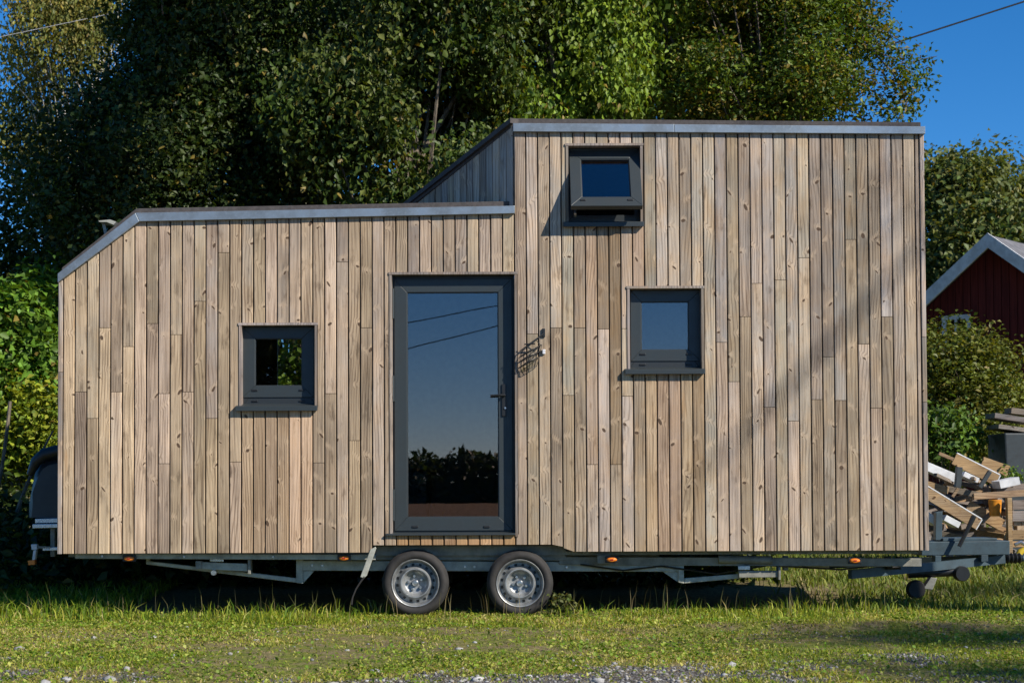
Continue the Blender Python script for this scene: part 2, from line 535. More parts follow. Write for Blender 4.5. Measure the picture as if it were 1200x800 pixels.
JL = {3:[384],5:[406],7:[379],9:[392],11:[353],13:[296],1:[459],2:[490],4:[459],8:[461,543],10:[459],12:[490],14:[541],23:[307],
      25:[384],21:[542],22:[461],24:[516]}
JR = {1:[391],3:[384],4:[463],5:[384],7:[385.5],9:[385,464],6:[544],8:[544],17:[401],18:[447],19:[371],21:[477],23:[493],25:[468],
      26:[418],27:[469],29:[403],30:[478],31:[371],20:[332],22:[328],24:[302],28:[280.6]}
for k in range(38):
    e0, e1 = 73.6+13.94*k, 73.6+13.94*(k+1)
    if k == 37: e1 = 603.3
    cx = (e0+e1)/2
    column(PX(e0), PX(e1), False, [P(cx, j).z for j in JL.get(k, [])], parent=front_wall)
for k in range(34):
    e0, e1 = 603.3+13.875*k, 603.3+13.875*(k+1)
    cx = (e0+e1)/2
    column(PX(e0), PX(e1), True, [P(cx, j).z for j in JR.get(k, [])], parent=front_wall)
column(PX(1075), PX(1080.3), True, [], parent=front_wall)
# corner boards, a little proud
for (a, b, right, js) in ((67.8, 73.4, False, [436]), (1080.5, 1086.4, True, [395, 471])):
    x0, x1 = PX(a), PX(b)
    zs = [Z_LOW-.004] + sorted(P(a, j).z for j in js) + [min(zt(x0, right), zt(x1, right))]
    for za, zc in zip(zs, zs[1:]):
        mb = MB(); board_mesh(mb, x0+.002, x1-.002, za+.002, za+.002, zc-.002, zc-.002, -.008, .1)
        mb.build('corner_board', M['clad'], front_wall, color=(random.random(), 0, 1.0, 1))

# ---- the other walls, floor and roof
XW0, XW1 = PX(69.5)+.02, PX(1085)-.02
side = MB().box((XW0, .112, Z_LOW), (XW0+.1, HD-.11, zt(XW0, False)-.03)).build('end_wall', M['membrane'], house)
side2 = MB().box((XW1-.1, .112, Z_LOW), (XW1, HD-.11, P(1084, 300, 0).z+.25)).build('end_wall', M['membrane'], house)
for (xw, sgn, w, ztop) in ((XW0, -1, side, zt(XW0, False)-.02), (XW1, 1, side2, P(1084, 300).z+.26)):
    yy = .095
    while yy < HD-.05:
        mb = MB(); board_mesh(mb, 0, .092, Z_LOW, Z_LOW, ztop, ztop, 0, .018)
        o = mb.build('board', M['clad'], None, color=(random.random(), 0, random.uniform(.3, 1), 1))
        o.parent = w
        o.matrix_basis = Matrix.Translation(-local(w)) @ Matrix.Translation((xw+sgn*.022, yy+(.092 if sgn < 0 else 0), 0)) @ Matrix.Rotation(sgn*math.pi/2, 4, 'Z')
        yy += .0995
# back wall with one window opening seen through the small front window
bw0, bw1 = P(318.5, 420, HD-.1), P(366, 420, HD-.1)
bz0, bz1 = P(340, 466, HD-.1).z, P(340, 388, HD-.1).z
ZR = P(300, 250).z - .25
bk = MB()
for (a, b, c, d) in ((XW0, bw0.x, Z_LOW, ZR), (bw1.x, XW1, Z_LOW, ZR), (bw0.x, bw1.x, Z_LOW, bz0), (bw0.x, bw1.x, bz1, ZR)):
    bk.box((a, HD-.1, c), (b, HD, d))
bk.build('back_wall', M['interior'], house)
bwin = empty('window', (0, 0, 0), house); bwin.location = Vector((bw0.x, HD-.05, bz0))-local(house)
MB().box((bw0.x, HD-.06, bz0), (bw1.x, HD-.05, bz1)).build('pane', M['glass'], bwin)
fr = MB()
for (a, b, c, d) in ((bw0.x, bw0.x+.05, bz0, bz1), (bw1.x-.05, bw1.x, bz0, bz1), (bw0.x+.05, bw1.x-.05, bz0, bz0+.05), (bw0.x+.05, bw1.x-.05, bz1-.05, bz1)):
    fr.box((a, HD-.085, c), (b, HD-.02, d))
fr.build('frame', M['aludark'], bwin)
ZFL = P(530, 624).z
MB().box((XW0+.1, .112, Z_LOW+.05), (XW1-.1, HD-.1, ZFL-.012)).build('floor', M['int_floor'], house)
MB().box((PX(640), .112, P(700, 318).z), (XW1-.1, HD-.1, P(700, 318).z+.12)).build('loft_floor', M['interior'], house)
cab = MB().box((PX(470, 1.2), 1.7, ZFL), (PX(500, 1.2), HD-.12, ZFL+.55)).build('cabinet', M['black'], house, bevel=.03)

# roof: low part with the sloping end, felt set back behind the zinc edge
rl = MB()
ys = .075
bot = [P(73, 330, ys), P(162, 256, ys), P(599.5, 247, ys)]
top = [P(72, 314, ys), P(159.5, 244.3, ys), P(599.5, 235.6, ys)]
prof = [(p.x, p.z) for p in bot] + [(p.x, p.z) for p in reversed(top)]
n = len(prof)
vs = [(x, ys, z) for x, z in prof] + [(x, HD+.02, z-.20) for x, z in prof]
rl.add(vs, [(0,1,4,5), (1,2,3,4), (n+5,n+4,n+1,n), (n+4,n+3,n+2,n+1)] + [(i, i+n, (i+1)%n+n, (i+1)%n) for i in range(n)])
roof_low = rl.build('low_roof', M['roof'], house, bevel=.006)
# high part, falling towards the back; its left edge follows the slanting wall
ANG = R(55.0); SL = .339
c0 = P(601.5, 138.6, .05); c1 = P(1079, 143, .05)
DB = 2.35
hv = []
for dz in (0, -.085):
    hv += [(c0.x-.02, .05, c0.z+dz), (c1.x, .05, c1.z+dz), (c1.x, DB, c1.z+dz-SL*DB), (c0.x-DB/math.tan(ANG)-.02, DB, c0.z+dz-SL*DB)]
hr = MB().add(hv, [(0,1,2,3), (7,6,5,4), (0,4,5,1), (1,5,6,2), (2,6,7,3), (3,7,4,0)])
roof_high = hr.build('high_roof', M['roof'], house, bevel=.006)
# slanting wall between the two roofs
sw = MB(); LW = DB/math.sin(ANG)
zf = c0.z-.02; zbot = P(600, 262).z
slant = lambda s: zf - SL*math.sin(ANG)*s - .03
mslant = Matrix.Translation((PX(603.3)+.012, .02, 0)) @ Matrix.Rotation(math.pi-ANG, 4, 'Z') @ Matrix.Scale(-1, 4, (0, 1, 0))
def slantpt(s, d, z):                       # s along the wall, d outwards
    u = Vector((-math.cos(ANG), math.sin(ANG), 0)); nrm = Vector((-math.sin(ANG), -math.cos(ANG), 0))
    return Vector((PX(603.3), .02, z)) + u*s + nrm*d
vs = []
for d in (-.03, -.08):
    vs += [slantpt(.05, d, zbot), slantpt(LW, d, zbot), slantpt(LW, d, slant(LW)), slantpt(.05, d, slant(0.05))]
sw.add(vs, [(0,1,2,3), (7,6,5,4), (0,4,5,1), (1,5,6,2), (2,6,7,3), (3,7,4,0)])
slant_wall = sw.build('slanting_wall', M['membrane'], house)
s = .012
while s < LW-.1:
    a, b = s+.004, s+.0995-.004
    if slant(b) - zbot > .05:
        mb = MB(); vs = []
        for (cx, d) in ((.004, 0), (0, -.005), (0, -.022)):
            vs += [slantpt(b-cx, d, zbot), slantpt(a+cx, d, zbot), slantpt(a+cx, d, slant(a)), slantpt(b-cx, d, slant(b))]
        mb.add(vs, [(0,1,2,3), (4,0,3,7), (1,5,6,2), (8,4,7,11), (5,9,10,6), (11,10,9,8), (0,4,8,9,5,1), (3,2,6,10,11,7)])
        mb.build('board', M['clad'], slant_wall, color=(random.random(), 0, random.uniform(.7, 1.1), 1))
    s += .0995
# dark edge strip along the slanting roof edge
mb = MB(); vs = []
for s_ in (0.0, LW):
    for d, dz in ((.035, .03), (.035, -.012), (-.05, -.012), (-.05, .03)):
        vs.append(slantpt(s_, d, slant(s_)+.012+dz))
mb.add(vs, [(0,1,2,3), (7,6,5,4), (0,4,5,1), (1,5,6,2), (2,6,7,3), (3,7,4,0)])
mb.build('edge_strip', M['roof'], roof_high)
# zinc flashing on the front edges
def flashing(tops, bots, y0, parent):
    yb = .07
    mb = MB()
    for i in range(len(tops)-1):
        pts = [bots[i], bots[i+1], tops[i+1], tops[i]]
        q = [P(a, b, y0) for a, b in pts]
        vs = [v for v in q] + [Vector((v.x, yb, v.z)) for v in q]
        mb.add(vs, [(0,1,2,3), (7,6,5,4), (0,4,5,1), (1,5,6,2), (2,6,7,3), (3,7,4,0)])
    return mb.build('zinc_flashing', M['flash'], parent, bevel=.003)
flashing([(67.5, 320.5), (158.5, 249.4)], [(67.5, 331), (163.2, 259.4)], -.035, roof_low)
flashing([(158.7, 249.4), (603, 241.0)], [(163.4, 259.4), (603, 250.0)], -.036, roof_low)
flashing([(601.3, 144.3), (790, 145.6)], [(601.3, 154.2), (790, 155.0)], -.036, roof_high)
flashing([(790.3, 145.7), (1084.3, 148.2)], [(790.3, 155.1), (1084.3, 157.0)], -.035, roof_high)
# little rain vent on the sloping roof end
vent = MB()
vent.bar(P(124, 274, .5), P(121.0, 260, .5), .025, .012)
vent.prism(pxpoly([(116.5, 259.2), (130, 258), (137, 260.4), (134, 264), (126, 260.8), (117, 260.6)], .45), .42, .62)
vent.build('roof_vent', M['galv'], roof_low)

# ---- windows and door
def ring(mb, o, i, y0, y1):
    ox0, ox1, oz0, oz1 = o; ix0, ix1, iz0, iz1 = i
    for q in ([(ox0, oz0), (ox1, oz0), (ix1, iz0), (ix0, iz0)], [(ix0, iz1), (ix1, iz1), (ox1, oz1), (ox0, oz1)],
              [(ox0, oz0), (ix0, iz0), (ix0, iz1), (ox0, oz1)], [(ix1, iz0), (ox1, oz0), (ox1, oz1), (ix1, iz1)]):
        mb.prism(q, y0, y1)
    return mb
def prect(l, r, t, b, y):
    cx, cy = (l+r)/2, (t+b)/2
    return (P(l, cy, y).x, P(r, cy, y).x, P(cx, b, y).z, P(cx, t, y).z)
def linings(k, parent, sides='lrt'):
    x0, x1, z0, z1 = rect(k)
    for s_ in sides:
        mb = MB()
        if s_ == 'l': mb.box((x0-LIN, -.009, z0-.02), (x0, .10, z1))
        if s_ == 'r': mb.box((x1, -.009, z0-.02), (x1+LIN, .10, z1))
        if s_ == 't': mb.box((x0-LIN-.006, -.012, z1+.0005), (x1+LIN+.006, .10, z1+LIN))
        mb.build('lining_board', M['trim'], parent, color=(random.random(), .1, .9, 1))
def window(k, sash_o, glass_px, openang=0.0):
    x0, x1, z0, z1 = rect(k)
    w = empty('window', Vector(((x0+x1)/2, 0, z0))-local(house), house)
    linings(k, w)
    yf = .083
    fr = MB(); fo = (x0+.001, x1-.001, z0-.01, z1-.001)
    ring(fr, fo, (x0+.045, x1-.045, z0+.058, z1-.045), .092, .165)
    fr.build('frame', M['aludark'], w, bevel=.003)
    so = prect(*sash_o, yf); gi = prect(*glass_px, yf)
    hinge = Vector(((x0+x1)/2, .065, z1-.03))
    rot = Matrix.Translation(hinge) @ Matrix.Rotation(-openang, 4, 'X') @ Matrix.Translation(-hinge)
    def put(mb, *a, **kw):
        if openang: mb.v = [rot @ v for v in mb.v]
        return mb.build(*a, **kw)
    ss = ring(MB(), so, gi, yf, .135 if openang else .089)
    # glazing bead round the pane
    b = .006
    ring(ss, (gi[0]-.001, gi[1]+.001, gi[2]-.001, gi[3]+.001), (gi[0]+b, gi[1]-b, gi[2]+b, gi[3]-b), yf+.006, yf+.03)
    put(ss, 'sash', M['alu'], w, bevel=.003)
    put(MB().box((gi[0]-.004, yf+.016, gi[2]-.004), (gi[1]+.004, yf+.022, gi[3]+.004)), 'pane', M['glass'], w)
    for fx in (.1, .9):
        cx = so[0]+(so[1]-so[0])*(.17 if fx < .5 else .83)
        cz = (so[2]+gi[2])/2+.012
        put(MB().box((cx-.024, yf-.007, cz-.008), (cx+.024, yf, cz+.008)), 'drain_cap', M['black'], w, bevel=.003)
        if not openang:
            MB().box((cx-.026, .084, z0+.022), (cx+.026, .0915, z0+.034)).build('drain_cap', M['black'], w, bevel=.003)
    if openang:
        put(MB().box(((so[0]+so[1])/2-.006, yf+.03, gi[2]-.006), ((so[0]+so[1])/2+.004, yf+.05, gi[2]+.028)), 'handle', M['whitelens'], w)
        put(MB().box((so[0]+.03, yf+.11, so[2]+.01), (so[0]+.05, yf+.16, so[3]-.03)), 'stay_arm', M['chrome'], w)
    # sloping metal sill with upturned ends
    sl = MB()
    ly, ry = x0-.045, x1+.024
    pts = [(-.05, z0-.062), (-.05, z0-.022), (.09, z0+.006), (.09, z0-.03)]
    vs = [(ly, y, z) for y, z in pts] + [(ry, y, z) for y, z in pts]
    sl.add(vs, [(3,2,1,0), (4,5,6,7), (0,1,5,4), (1,2,6,5), (2,3,7,6), (3,0,4,7)])
    sl.build('sill', M['alu'], w, bevel=.003)
    return w
window('w1', (284.3, 368, 383, 465.5), (298.7, 354, 396.5, 452))
window('w3', (739, 821.2, 340, 423), (751.4, 807, 353.5, 410))
W2 = window('w2', (667.2, 749.6, 174, 256.5), (680, 736.6, 187, 243.5), R(29))

x0, x1, z0, z1 = rect('door')
door = empty('door', Vector(((x0+x1)/2, 0, z0))-local(house), house)
linings('door', door)
yd = .067
fr = ring(MB(), (x0+.001, x1-.001, z0+.004, z1-.001), (x0+.05, x1-.05, z0+.05, z1-.05), yd+.012, .15)
fr.build('frame', M['aludark'], door, bevel=.003)
lo = prect(462.3, 600.5, 327, 621.5, yd); gi = prect(477, 584.3, 342.3, 605.8, yd)
lf = ring(MB(), lo, gi, yd, yd+.011)
ring(lf, (gi[0]-.001, gi[1]+.001, gi[2]-.001, gi[3]+.001), (gi[0]+.007, gi[1]-.007, gi[2]+.007, gi[3]-.007), yd+.006, yd+.05)
lf.build('door_leaf', M['alu'], door, bevel=.003)
MB().box((gi[0]-.004, yd+.02, gi[2]-.004), (gi[1]+.004, yd+.028, gi[3]+.004)).build('pane', M['glass'], door)
for (a, b) in ((338, 373), (440, 470), (573, 610)):
    hx = PX(460.8, .05)
    MB().tube([(hx, .052, P(461, b, .05).z), (hx, .052, P(461, a, .05).z)], .0105, 10).build('hinge', M['alu'], door, smooth=True)
for px in (486.5, 570.5):
    c = P(px, 616.8, yd)
    MB().box((c.x-.026, yd-.008, c.z-.009), (c.x+.026, yd, c.z+.009)).build('drain_cap', M['black'], door, bevel=.003)
hp = prect(588.2, 593.4, 450, 487.5, yd)
hm = MB().box((hp[0], yd-.012, hp[2]), (hp[1], yd, hp[3]))
ha = P(590.7, 463.3, yd); hb = P(574.5, 463.6, yd-.05)
hm.tube([(ha.x, yd-.01, ha.z), (ha.x, yd-.052, ha.z)], .011, 10)
hm.tube([(ha.x+.008, yd-.052, ha.z), (ha.x-.03, yd-.055, ha.z), (hb.x, yd-.05, hb.z)], [.0105, .010, .009], 10)
hm.build('handle', M['black'], door, bevel=.002)
kc = P(592, 478, yd)
MB().lathe_y((kc.x, kc.z), [(0, yd-.020), (.008, yd-.020), (.010, yd-.012)], 14).build('lock_cylinder', M['chrome'], door)
th = MB()
pts = [(-.03, z0-.006), (-.03, z0+.008), (.07, z0+.020), (.07, z0-.006)]
tx0, tx1 = PX(452.0), PX(603.2)
th.add([(tx0, y, z) for y, z in pts] + [(tx1, y, z) for y, z in pts], [(3,2,1,0), (4,5,6,7), (0,1,5,4), (1,2,6,5), (2,3,7,6), (3,0,4,7)])
th.build('threshold', M['alu'], door, bevel=.002)

# ---- wall lamp: black bracket, with the lamp's cast shadow built as rods, basket and bowl
lp = P(637, 390)
lamp = empty('wall_lamp', lp-local(house), house)
MB().box((lp.x-.013, -.014, lp.z-.036), (lp.x+.013, -.0015, lp.z+.036)).build('back_plate', M['black'], lamp, bevel=.003)
MB().tube([P(637, 391, -.012), P(621, 402.4, -.06), P(609, 411.5, -.055)], [.0055, .005, .004], 8).build('arm_shadow', M['black'], lamp)  # solid rod laid along the shadow line the bracket casts
MB().tube([P(614.5, 403.4, -.06), P(627, 402.6, -.06)], .006, 8).build('cap_shadow', M['black'], lamp)  # short rod in place of the lamp cap's shadow
def arc(a, b, bulge, n=12):
    A, B = P(*a), P(*b); pts = []
    for i in range(n+1):
        t_ = i/n; q = A.lerp(B, t_); q.y = -.012-bulge*math.sin(math.pi*t_); pts.append(q)
    return pts
shadow_wires = MB()  # wires trace the oval shadow the lamp throws on the boards
for a_, b_, bl in (((609, 418), (635, 404), .085), ((608.5, 424), (634.5, 411), .09), ((608.5, 430.5), (634, 417), .085)):
    shadow_wires.tube(arc(a_, b_, bl), .0032, 6)
    shadow_wires.tube([P(*a_, -.012), P(*b_, -.012)], .0028, 6)
top3 = arc((609, 418), (635, 404), .085, 6); bot3 = arc((611, 436.5), (629, 429), .045, 6)
for q0, q1 in zip(top3, bot3): shadow_wires.tube([q0, q0.lerp(q1, .5)+Vector((0, -.012, 0)), q1], .0026, 6)
shadow_wires.tube(bot3, .0032, 6)
shadow_wires.tube([P(610, 416.5, -.05), P(613, 409, -.058)], .003, 6).tube([P(634, 405, -.04), P(628, 398, -.05)], .003, 6)
shadow_wires.build('basket_shadow', M['black'], lamp)
gb = MB(); rows = []  # bowl shape stands in for the darker lower part of that shadow
for (a_, b_, bl) in (((609.5, 429.5), (633.5, 416.5), .07), ((610, 433), (632, 421), .066), ((611.5, 436), (629.5, 427.5), .04)): rows.append(arc(a_, b_, bl, 10))
vs = [v for r_ in rows for v in r_]
gb.add(vs, [(r_*11+i, r_*11+i+1, (r_+1)*11+i+1, (r_+1)*11+i) for r_ in range(2) for i in range(10)])
gb.build('bowl_shadow', M['lampglass'], lamp, smooth=True)
MB().box((P(635.5, 408, 0).x, -.02, P(634, 415, 0).z), (P(639, 408, 0).x, -.002, P(634, 409.5, 0).z)).build('jar_piece', M['whitelens'], lamp, bevel=.004)  # small white block in place of the lamp's glass jar

# ---- trailer
def pbeam(name, pts, y0, y1, mat, bevel=.004, parent=None):
    return MB().prism(pxpoly(pts, y0), y0, y1).build(name, mat, parent or house, bevel=bevel)
G, CH = M['galv'], M['chassis']
YB = .24
pbeam('side_rail', [(88, 648.2), (440, 649.2), (440, 655.8), (88, 654.2)], .10, .16, G)
pbeam('arch_plate', [(437, 638.4), (655, 639.2), (663, 650.5), (663, 656.5), (430, 655.6)], .215, .236, CH)
pbeam('chassis_beam', [(355, 656.5), (800, 658.5), (800, 669.5), (355, 668.2)], YB, YB+.06, G)
pbeam('side_rail', [(655, 652), (1080, 654), (1080, 663.5), (690, 662), (655, 661)], .22, .30, CH)
pbeam('chassis_post', [(347, 655), (355, 655), (355, 683.5), (347, 682.5)], YB-.004, YB+.06, G)
pbeam('gusset', [(355.4, 668.6), (368, 668.8), (355.4, 682.8)], YB+.015, YB+.03, G, 0)
pbeam('chassis_post', [(795, 659), (801.5, 659), (801.5, 683.5), (795, 682)], YB-.004, YB+.06, G)
pbeam('gusset', [(776, 669), (794.6, 669.2), (794.6, 681.6)], YB+.015, YB+.03, G, 0)
pbeam('truss_bar', [(171, 653.5), (175, 653.5), (175, 657.2), (347, 677.0), (347, 682.2), (171, 660.8)], YB, YB+.05, G)
pbeam('truss_bar', [(801.8, 677.2), (872, 671.6), (872, 676.8), (801.8, 683.2)], YB, YB+.05, G)
pbeam('steady_leg', [(236.5, 658.2), (290, 660.2), (290, 669.2), (236.5, 666.6)], .15, .21, G)
pbeam('leg_foot', [(290.3, 655.5), (293.6, 655.6), (293.6, 672.4), (290.3, 672.2)], .13, .24, CH)
pbeam('leg_pivot', [(229, 657.0), (236.2, 657.2), (236.2, 666.6), (229, 666.0)], .13, .23, CH)
pbeam('bolt_plate', [(246, 653.2), (262, 653.6), (262, 658), (246, 657.6)], .14, .17, M['chrome'])
c = P(250.5, 670.6, .15)
MB().lathe_y((c.x, c.z), [(0, .135), (.022, .135), (.026, .15), (.026, .19)], 14).build('leg_screw', M['chrome'], house)
pbeam('steady_leg', [(866, 668.5), (912, 668.5), (912, 676), (866, 676.5)], .17, .24, CH)
pbeam('leg_bracket', [(865, 662.5), (879, 662.5), (879, 667.5), (865, 667.5)], .17, .20, M['chrome'])
pbeam('leg_foot', [(912.3, 664), (915, 664), (915, 679), (912.3, 679)], .15, .27, CH)
pbeam('tank_box', [(946, 656), (972, 657.5), (972, 665.5), (946, 665)], .5, .8, M['galv'])
pbeam('pipe_bracket', [(918, 651), (924, 651), (924, 668), (918, 668)], .3, .36, CH)
pbeam('cross_member', [(700, 650), (716, 650), (716, 660.5), (700, 660)], .1, .2, CH)
hose = MB()
hose.tube([P(1040, 652, .5), P(1041, 664, .5), P(1053, 664, .5), P(1054, 652, .5)], .03, 8)
hose.build('hose', M['black'], house)
MB().bar(P(1072, 652, .6), P(1072, 660, .6), .05, .05).build('pipe_stub', M['black'], house)
# belly pan so that no light leaks through the underside
MB().box((XW0+.02, .17, Z_LOW-.035), (XW1-.02, HD-.02, Z_LOW+.045)).build('belly_pan', CH, house)
far = MB(); far.prism(pxpoly([(355, 656.5), (800, 658.5), (800, 669.5), (355, 668.2)], YB), HD-.3, HD-.24); far.build('chassis_beam', G, house)
MB().tube([(PX(487), .2, .277), (PX(487), HD-.2, .277)], .04, 8).build('axle', CH, house)
MB().tube([(PX(609.5), .2, .277), (PX(609.5), HD-.2, .277)], .04, 8).build('axle', CH, house)
# mudguard stay and rubber flap ahead of the wheels
pbeam('mudguard_stay', [(434, 643.5), (439.8, 640.2), (441, 642), (429.8, 674), (426.5, 677), (422.2, 675.6)], -.008, .008, G, .003)
flap = MB(); f0 = [P(427, 675, 0), P(422, 682, .0), P(417, 690, .0), (P(413, 700, .0)), P(412, 708, 0)]
flap.tube(f0, [.010, .008, .008, .007, .007], 6)
for p in list(flap.v): pass
flap.build('mud_flap', M['rubber'], house)
# wheels
def wheel(cx, cz, y, rot=0.0):
    w = empty('wheel', Vector((cx, y, cz-.277))-local(house), house)
    c = (cx, cz)
    ty = MB().lathe_y(c, [(.196, y+.038), (.203, y+.020), (.212, y+.012), (.232, y+.006), (.252, y+.012), (.266, y+.028), (.274, y+.05), (.277, y+.052), (.277, y+.075),
                          (.271, y+.077), (.271, y+.083), (.277, y+.085), (.277, y+.105), (.271, y+.107), (.271, y+.113), (.277, y+.115), (.277, y+.138), (.27, y+.165), (.25, y+.185), (.2, y+.19)], 72)
    ty.build('tyre', M['rubber'], w, smooth=True)
    rm = MB().lathe_y(c, [(.199, y+.036), (.200, y+.022), (.195, y+.016), (.189, y+.020), (.185, y+.034), (.178, y+.066), (.168, y+.086), (.150, y+.084), (.135, y+.070),
                          (.126, y+.040), (.121, y+.032), (.113, y+.032), (.106, y+.046), (.094, y+.078), (.082, y+.086), (.03, y+.088), (0, y+.088)], 64)
    rim = rm.build('rim', M['steel'], w, smooth=True)
    for k in range(16):
        t = 2*math.pi*(k+.5)/16+rot*.3
        u = Vector((math.cos(t), 0, math.sin(t))); v = Vector((-math.sin(t), 0, math.cos(t)))
        o = Vector((cx, 0, cz))
        vs = [o+u*rr+v*vv+Vector((0, yy, 0)) for rr, vv, yy in ((.143, -.012, y+.0765), (.143, .012, y+.0765), (.163, .011, y+.0825), (.163, -.011, y+.0825))]
        vs += [q+Vector((0, .03, 0)) for q in vs]
        MB().add(vs, [(0,1,2,3), (7,6,5,4), (0,4,5,1), (1,5,6,2), (2,6,7,3), (3,7,4,0)]).build('vent_hole', M['black'], w)
    for k in range(5):
        t = 2*math.pi*k/5+.45+rot
        MB().lathe_y((cx+.057*math.cos(t), cz+.057*math.sin(t)), [(0, y+.064), (.0105, y+.064), (.013, y+.07), (.014, y+.09)], 6).build('wheel_nut', M['chrome'], w)
    MB().lathe_y(c, [(0, y+.050), (.018, y+.051), (.026, y+.058), (.028, y+.09)], 24).build('hub_cap', M['chrome'], w, smooth=True)
    return w
for px, py in ((486.6, 683.5), (609.3, 684.0)):
    q = P(px, py, .045); wheel(q.x, .277 if px < 550 else .272, .02, px*.013)
for px in (486.6, 609.3):                    # far side wheels
    q = P(px, 683.5, .045); wheel(q.x, .277, HD-.22)
# loose cable and bolts along the frame
MB().tube([P(680, 661, .2), P(730, 668, .21), P(775, 663, .22), P(840, 672, .24), P(900, 662, .26), P(985, 667, .3), P(1040, 661, .35)], .008, 6).build('brake_cable', M['black'], house, smooth=True)
MB().tube([P(842, 655, .2), P(905, 656, .2)], .035, 10).build('waste_pipe', CH, house, smooth=True)
for px, py in ((366, 662), (378, 662.2), (428, 662.5), (545, 663.5), (556, 663.6), (664, 664.2), (770, 664.2), (784, 664.3), (120, 651.3), (216, 651.8), (320, 652.2)):
    yy = YB if px > 350 else .10
    q = P(px, py, yy)
    MB().lathe_y((q.x, q.z), [(0, yy-.012), (.010, yy-.012), (.012, yy-.004), (.012, yy+.004)], 6).build('bolt', M['chrome'], house)
# amber marker lamps
for px, py in ((151, 654.2), (403, 653.6), (717, 655.4), (1002, 656.6)):
    yl = .05
    q = P(px, py, yl)
    lm = empty('marker_lamp', q-local(house), house)
    MB().box((q.x-.055, yl+.008, q.z-.026), (q.x+.055, yl+.03, q.z+.03)).build('lamp_base', M['black'], lm, bevel=.004)
    MB().lathe_y((0, 0), [(0, 0), (.6, .004), (.9, .012), (1, .028)], 20)
    le = MB().lathe_y((0, 0), [(0, 0), (.7, .003), (.93, .010), (1, .02)], 20)
    le.v = [Vector((q.x+v.x*.044, yl-.012+v.y, q.z+v.z*.020)) for v in le.v]
    le.build('lens', M['amber'], lm, smooth=True)
    MB().box((q.x-.012, yl-.014, q.z-.005), (q.x+.012, yl-.0085, q.z+.005)).build('lens_mark', M['red'], lm)
# drawbar
YM = 1.15
db = empty('drawbar', P(1135, 660, YM)-local(house), house)
BL = M['galvblue']
pbeam('tool_box', [(1080, 634.5), (1183.4, 633.2), (1183.4, 649.6), (1080, 650.6)], YM-.22, YM+.22, BL, .006, db)
pbeam('box_lid', [(1105, 630.4), (1168.5, 630), (1168.5, 633.2), (1105, 633.9)], YM-.2, YM+.2, BL, .004, db)
pbeam('upright_post', [(1096.2, 632.5), (1097.0, 600), (1104.6, 598.6), (1104, 633)], YM-.16, YM-.08, BL, .004, db)
a = P(996, 672.5, .35); b = P(1092, 663.5, .8); c = P(1176, 654.5, YM-.05)
MB().bar(a, b, .05, .075).bar(b, c, .05, .075).build('frame_arm', BL, db)
a2 = Vector((a.x, HD-.35, a.z)); b2 = Vector((b.x, HD-.8, b.z)); c2 = Vector((c.x, YM+.12, c.z))
MB().bar(a2, b2, .05, .075).bar(b2, c2, .05, .075).build('frame_arm', BL, db)
pbeam('arm_bracket', [(1096, 650.8), (1103, 650.8), (1103, 660.5), (1096, 661)], YM-.3, YM-.2, BL, .003, db)
pbeam('arm_bracket', [(1150, 650.0), (1158, 650.0), (1158, 657.5), (1150, 658)], YM-.25, YM-.15, BL, .003, db)
cp = MB()
prof = []
for i in range(9):
    prof.append((.035+(.016 if i % 2 else 0), i*.018))
cs_ = P(1178, 653.8, YM)
bel = MB().lathe_z((0, 0), prof, 16)
bel.v = [Vector((cs_.x+v.z, YM+v.x, cs_.z+v.y)) for v in bel.v]
bel.build('rubber_bellows', M['black'], db, smooth=True)
cpl = MB(); ce = cs_+Vector((.15, 0, 0))
cpl.tube([ce, ce+Vector((.12, 0, 0)), ce+Vector((.2, 0, -.01)), ce+Vector((.3, 0, -.02))], [.03, .03, .045, .05], 12)
cpl.build('coupling_head', BL, db, smooth=True)
hb_ = MB().tube([P(1124, 640, YM-.3), P(1131, 626, YM-.3), P(1140, 607, YM-.3), P(1141.5, 604, YM-.3)], [.018, .018, .024, .022], 8)
hb_.build('brake_lever', M['black'], db, smooth=True)
# jockey wheel, folded up
jt = MB().tube([P(1064, 671.5, YM-.25), P(1128, 669, YM-.25)], .042, 12)
jt.build('jockey_tube', M['black'], db, smooth=True)
q = P(1127, 671.8, YM-.3)
MB().lathe_y((q.x, q.z), [(0, YM-.34), (.06, YM-.34), (.068, YM-.32), (.068, YM-.24), (0, YM-.24)], 20).build('jockey_clamp', M['black'], db, smooth=True)
pbeam('jockey_fork', [(1082, 689.5), (1091, 676), (1098.5, 677), (1093, 690.5)], YM-.3, YM-.2, CH, .004, db)
q = P(1073, 690, YM-.25)
MB().lathe_y((q.x, q.z), [(0, YM-.3), (.07, YM-.3), (.078, YM-.29), (.084, YM-.26), (.078, YM-.21), (0, YM-.2)], 24).build('jockey_wheel', M['rubber'], db, smooth=True)
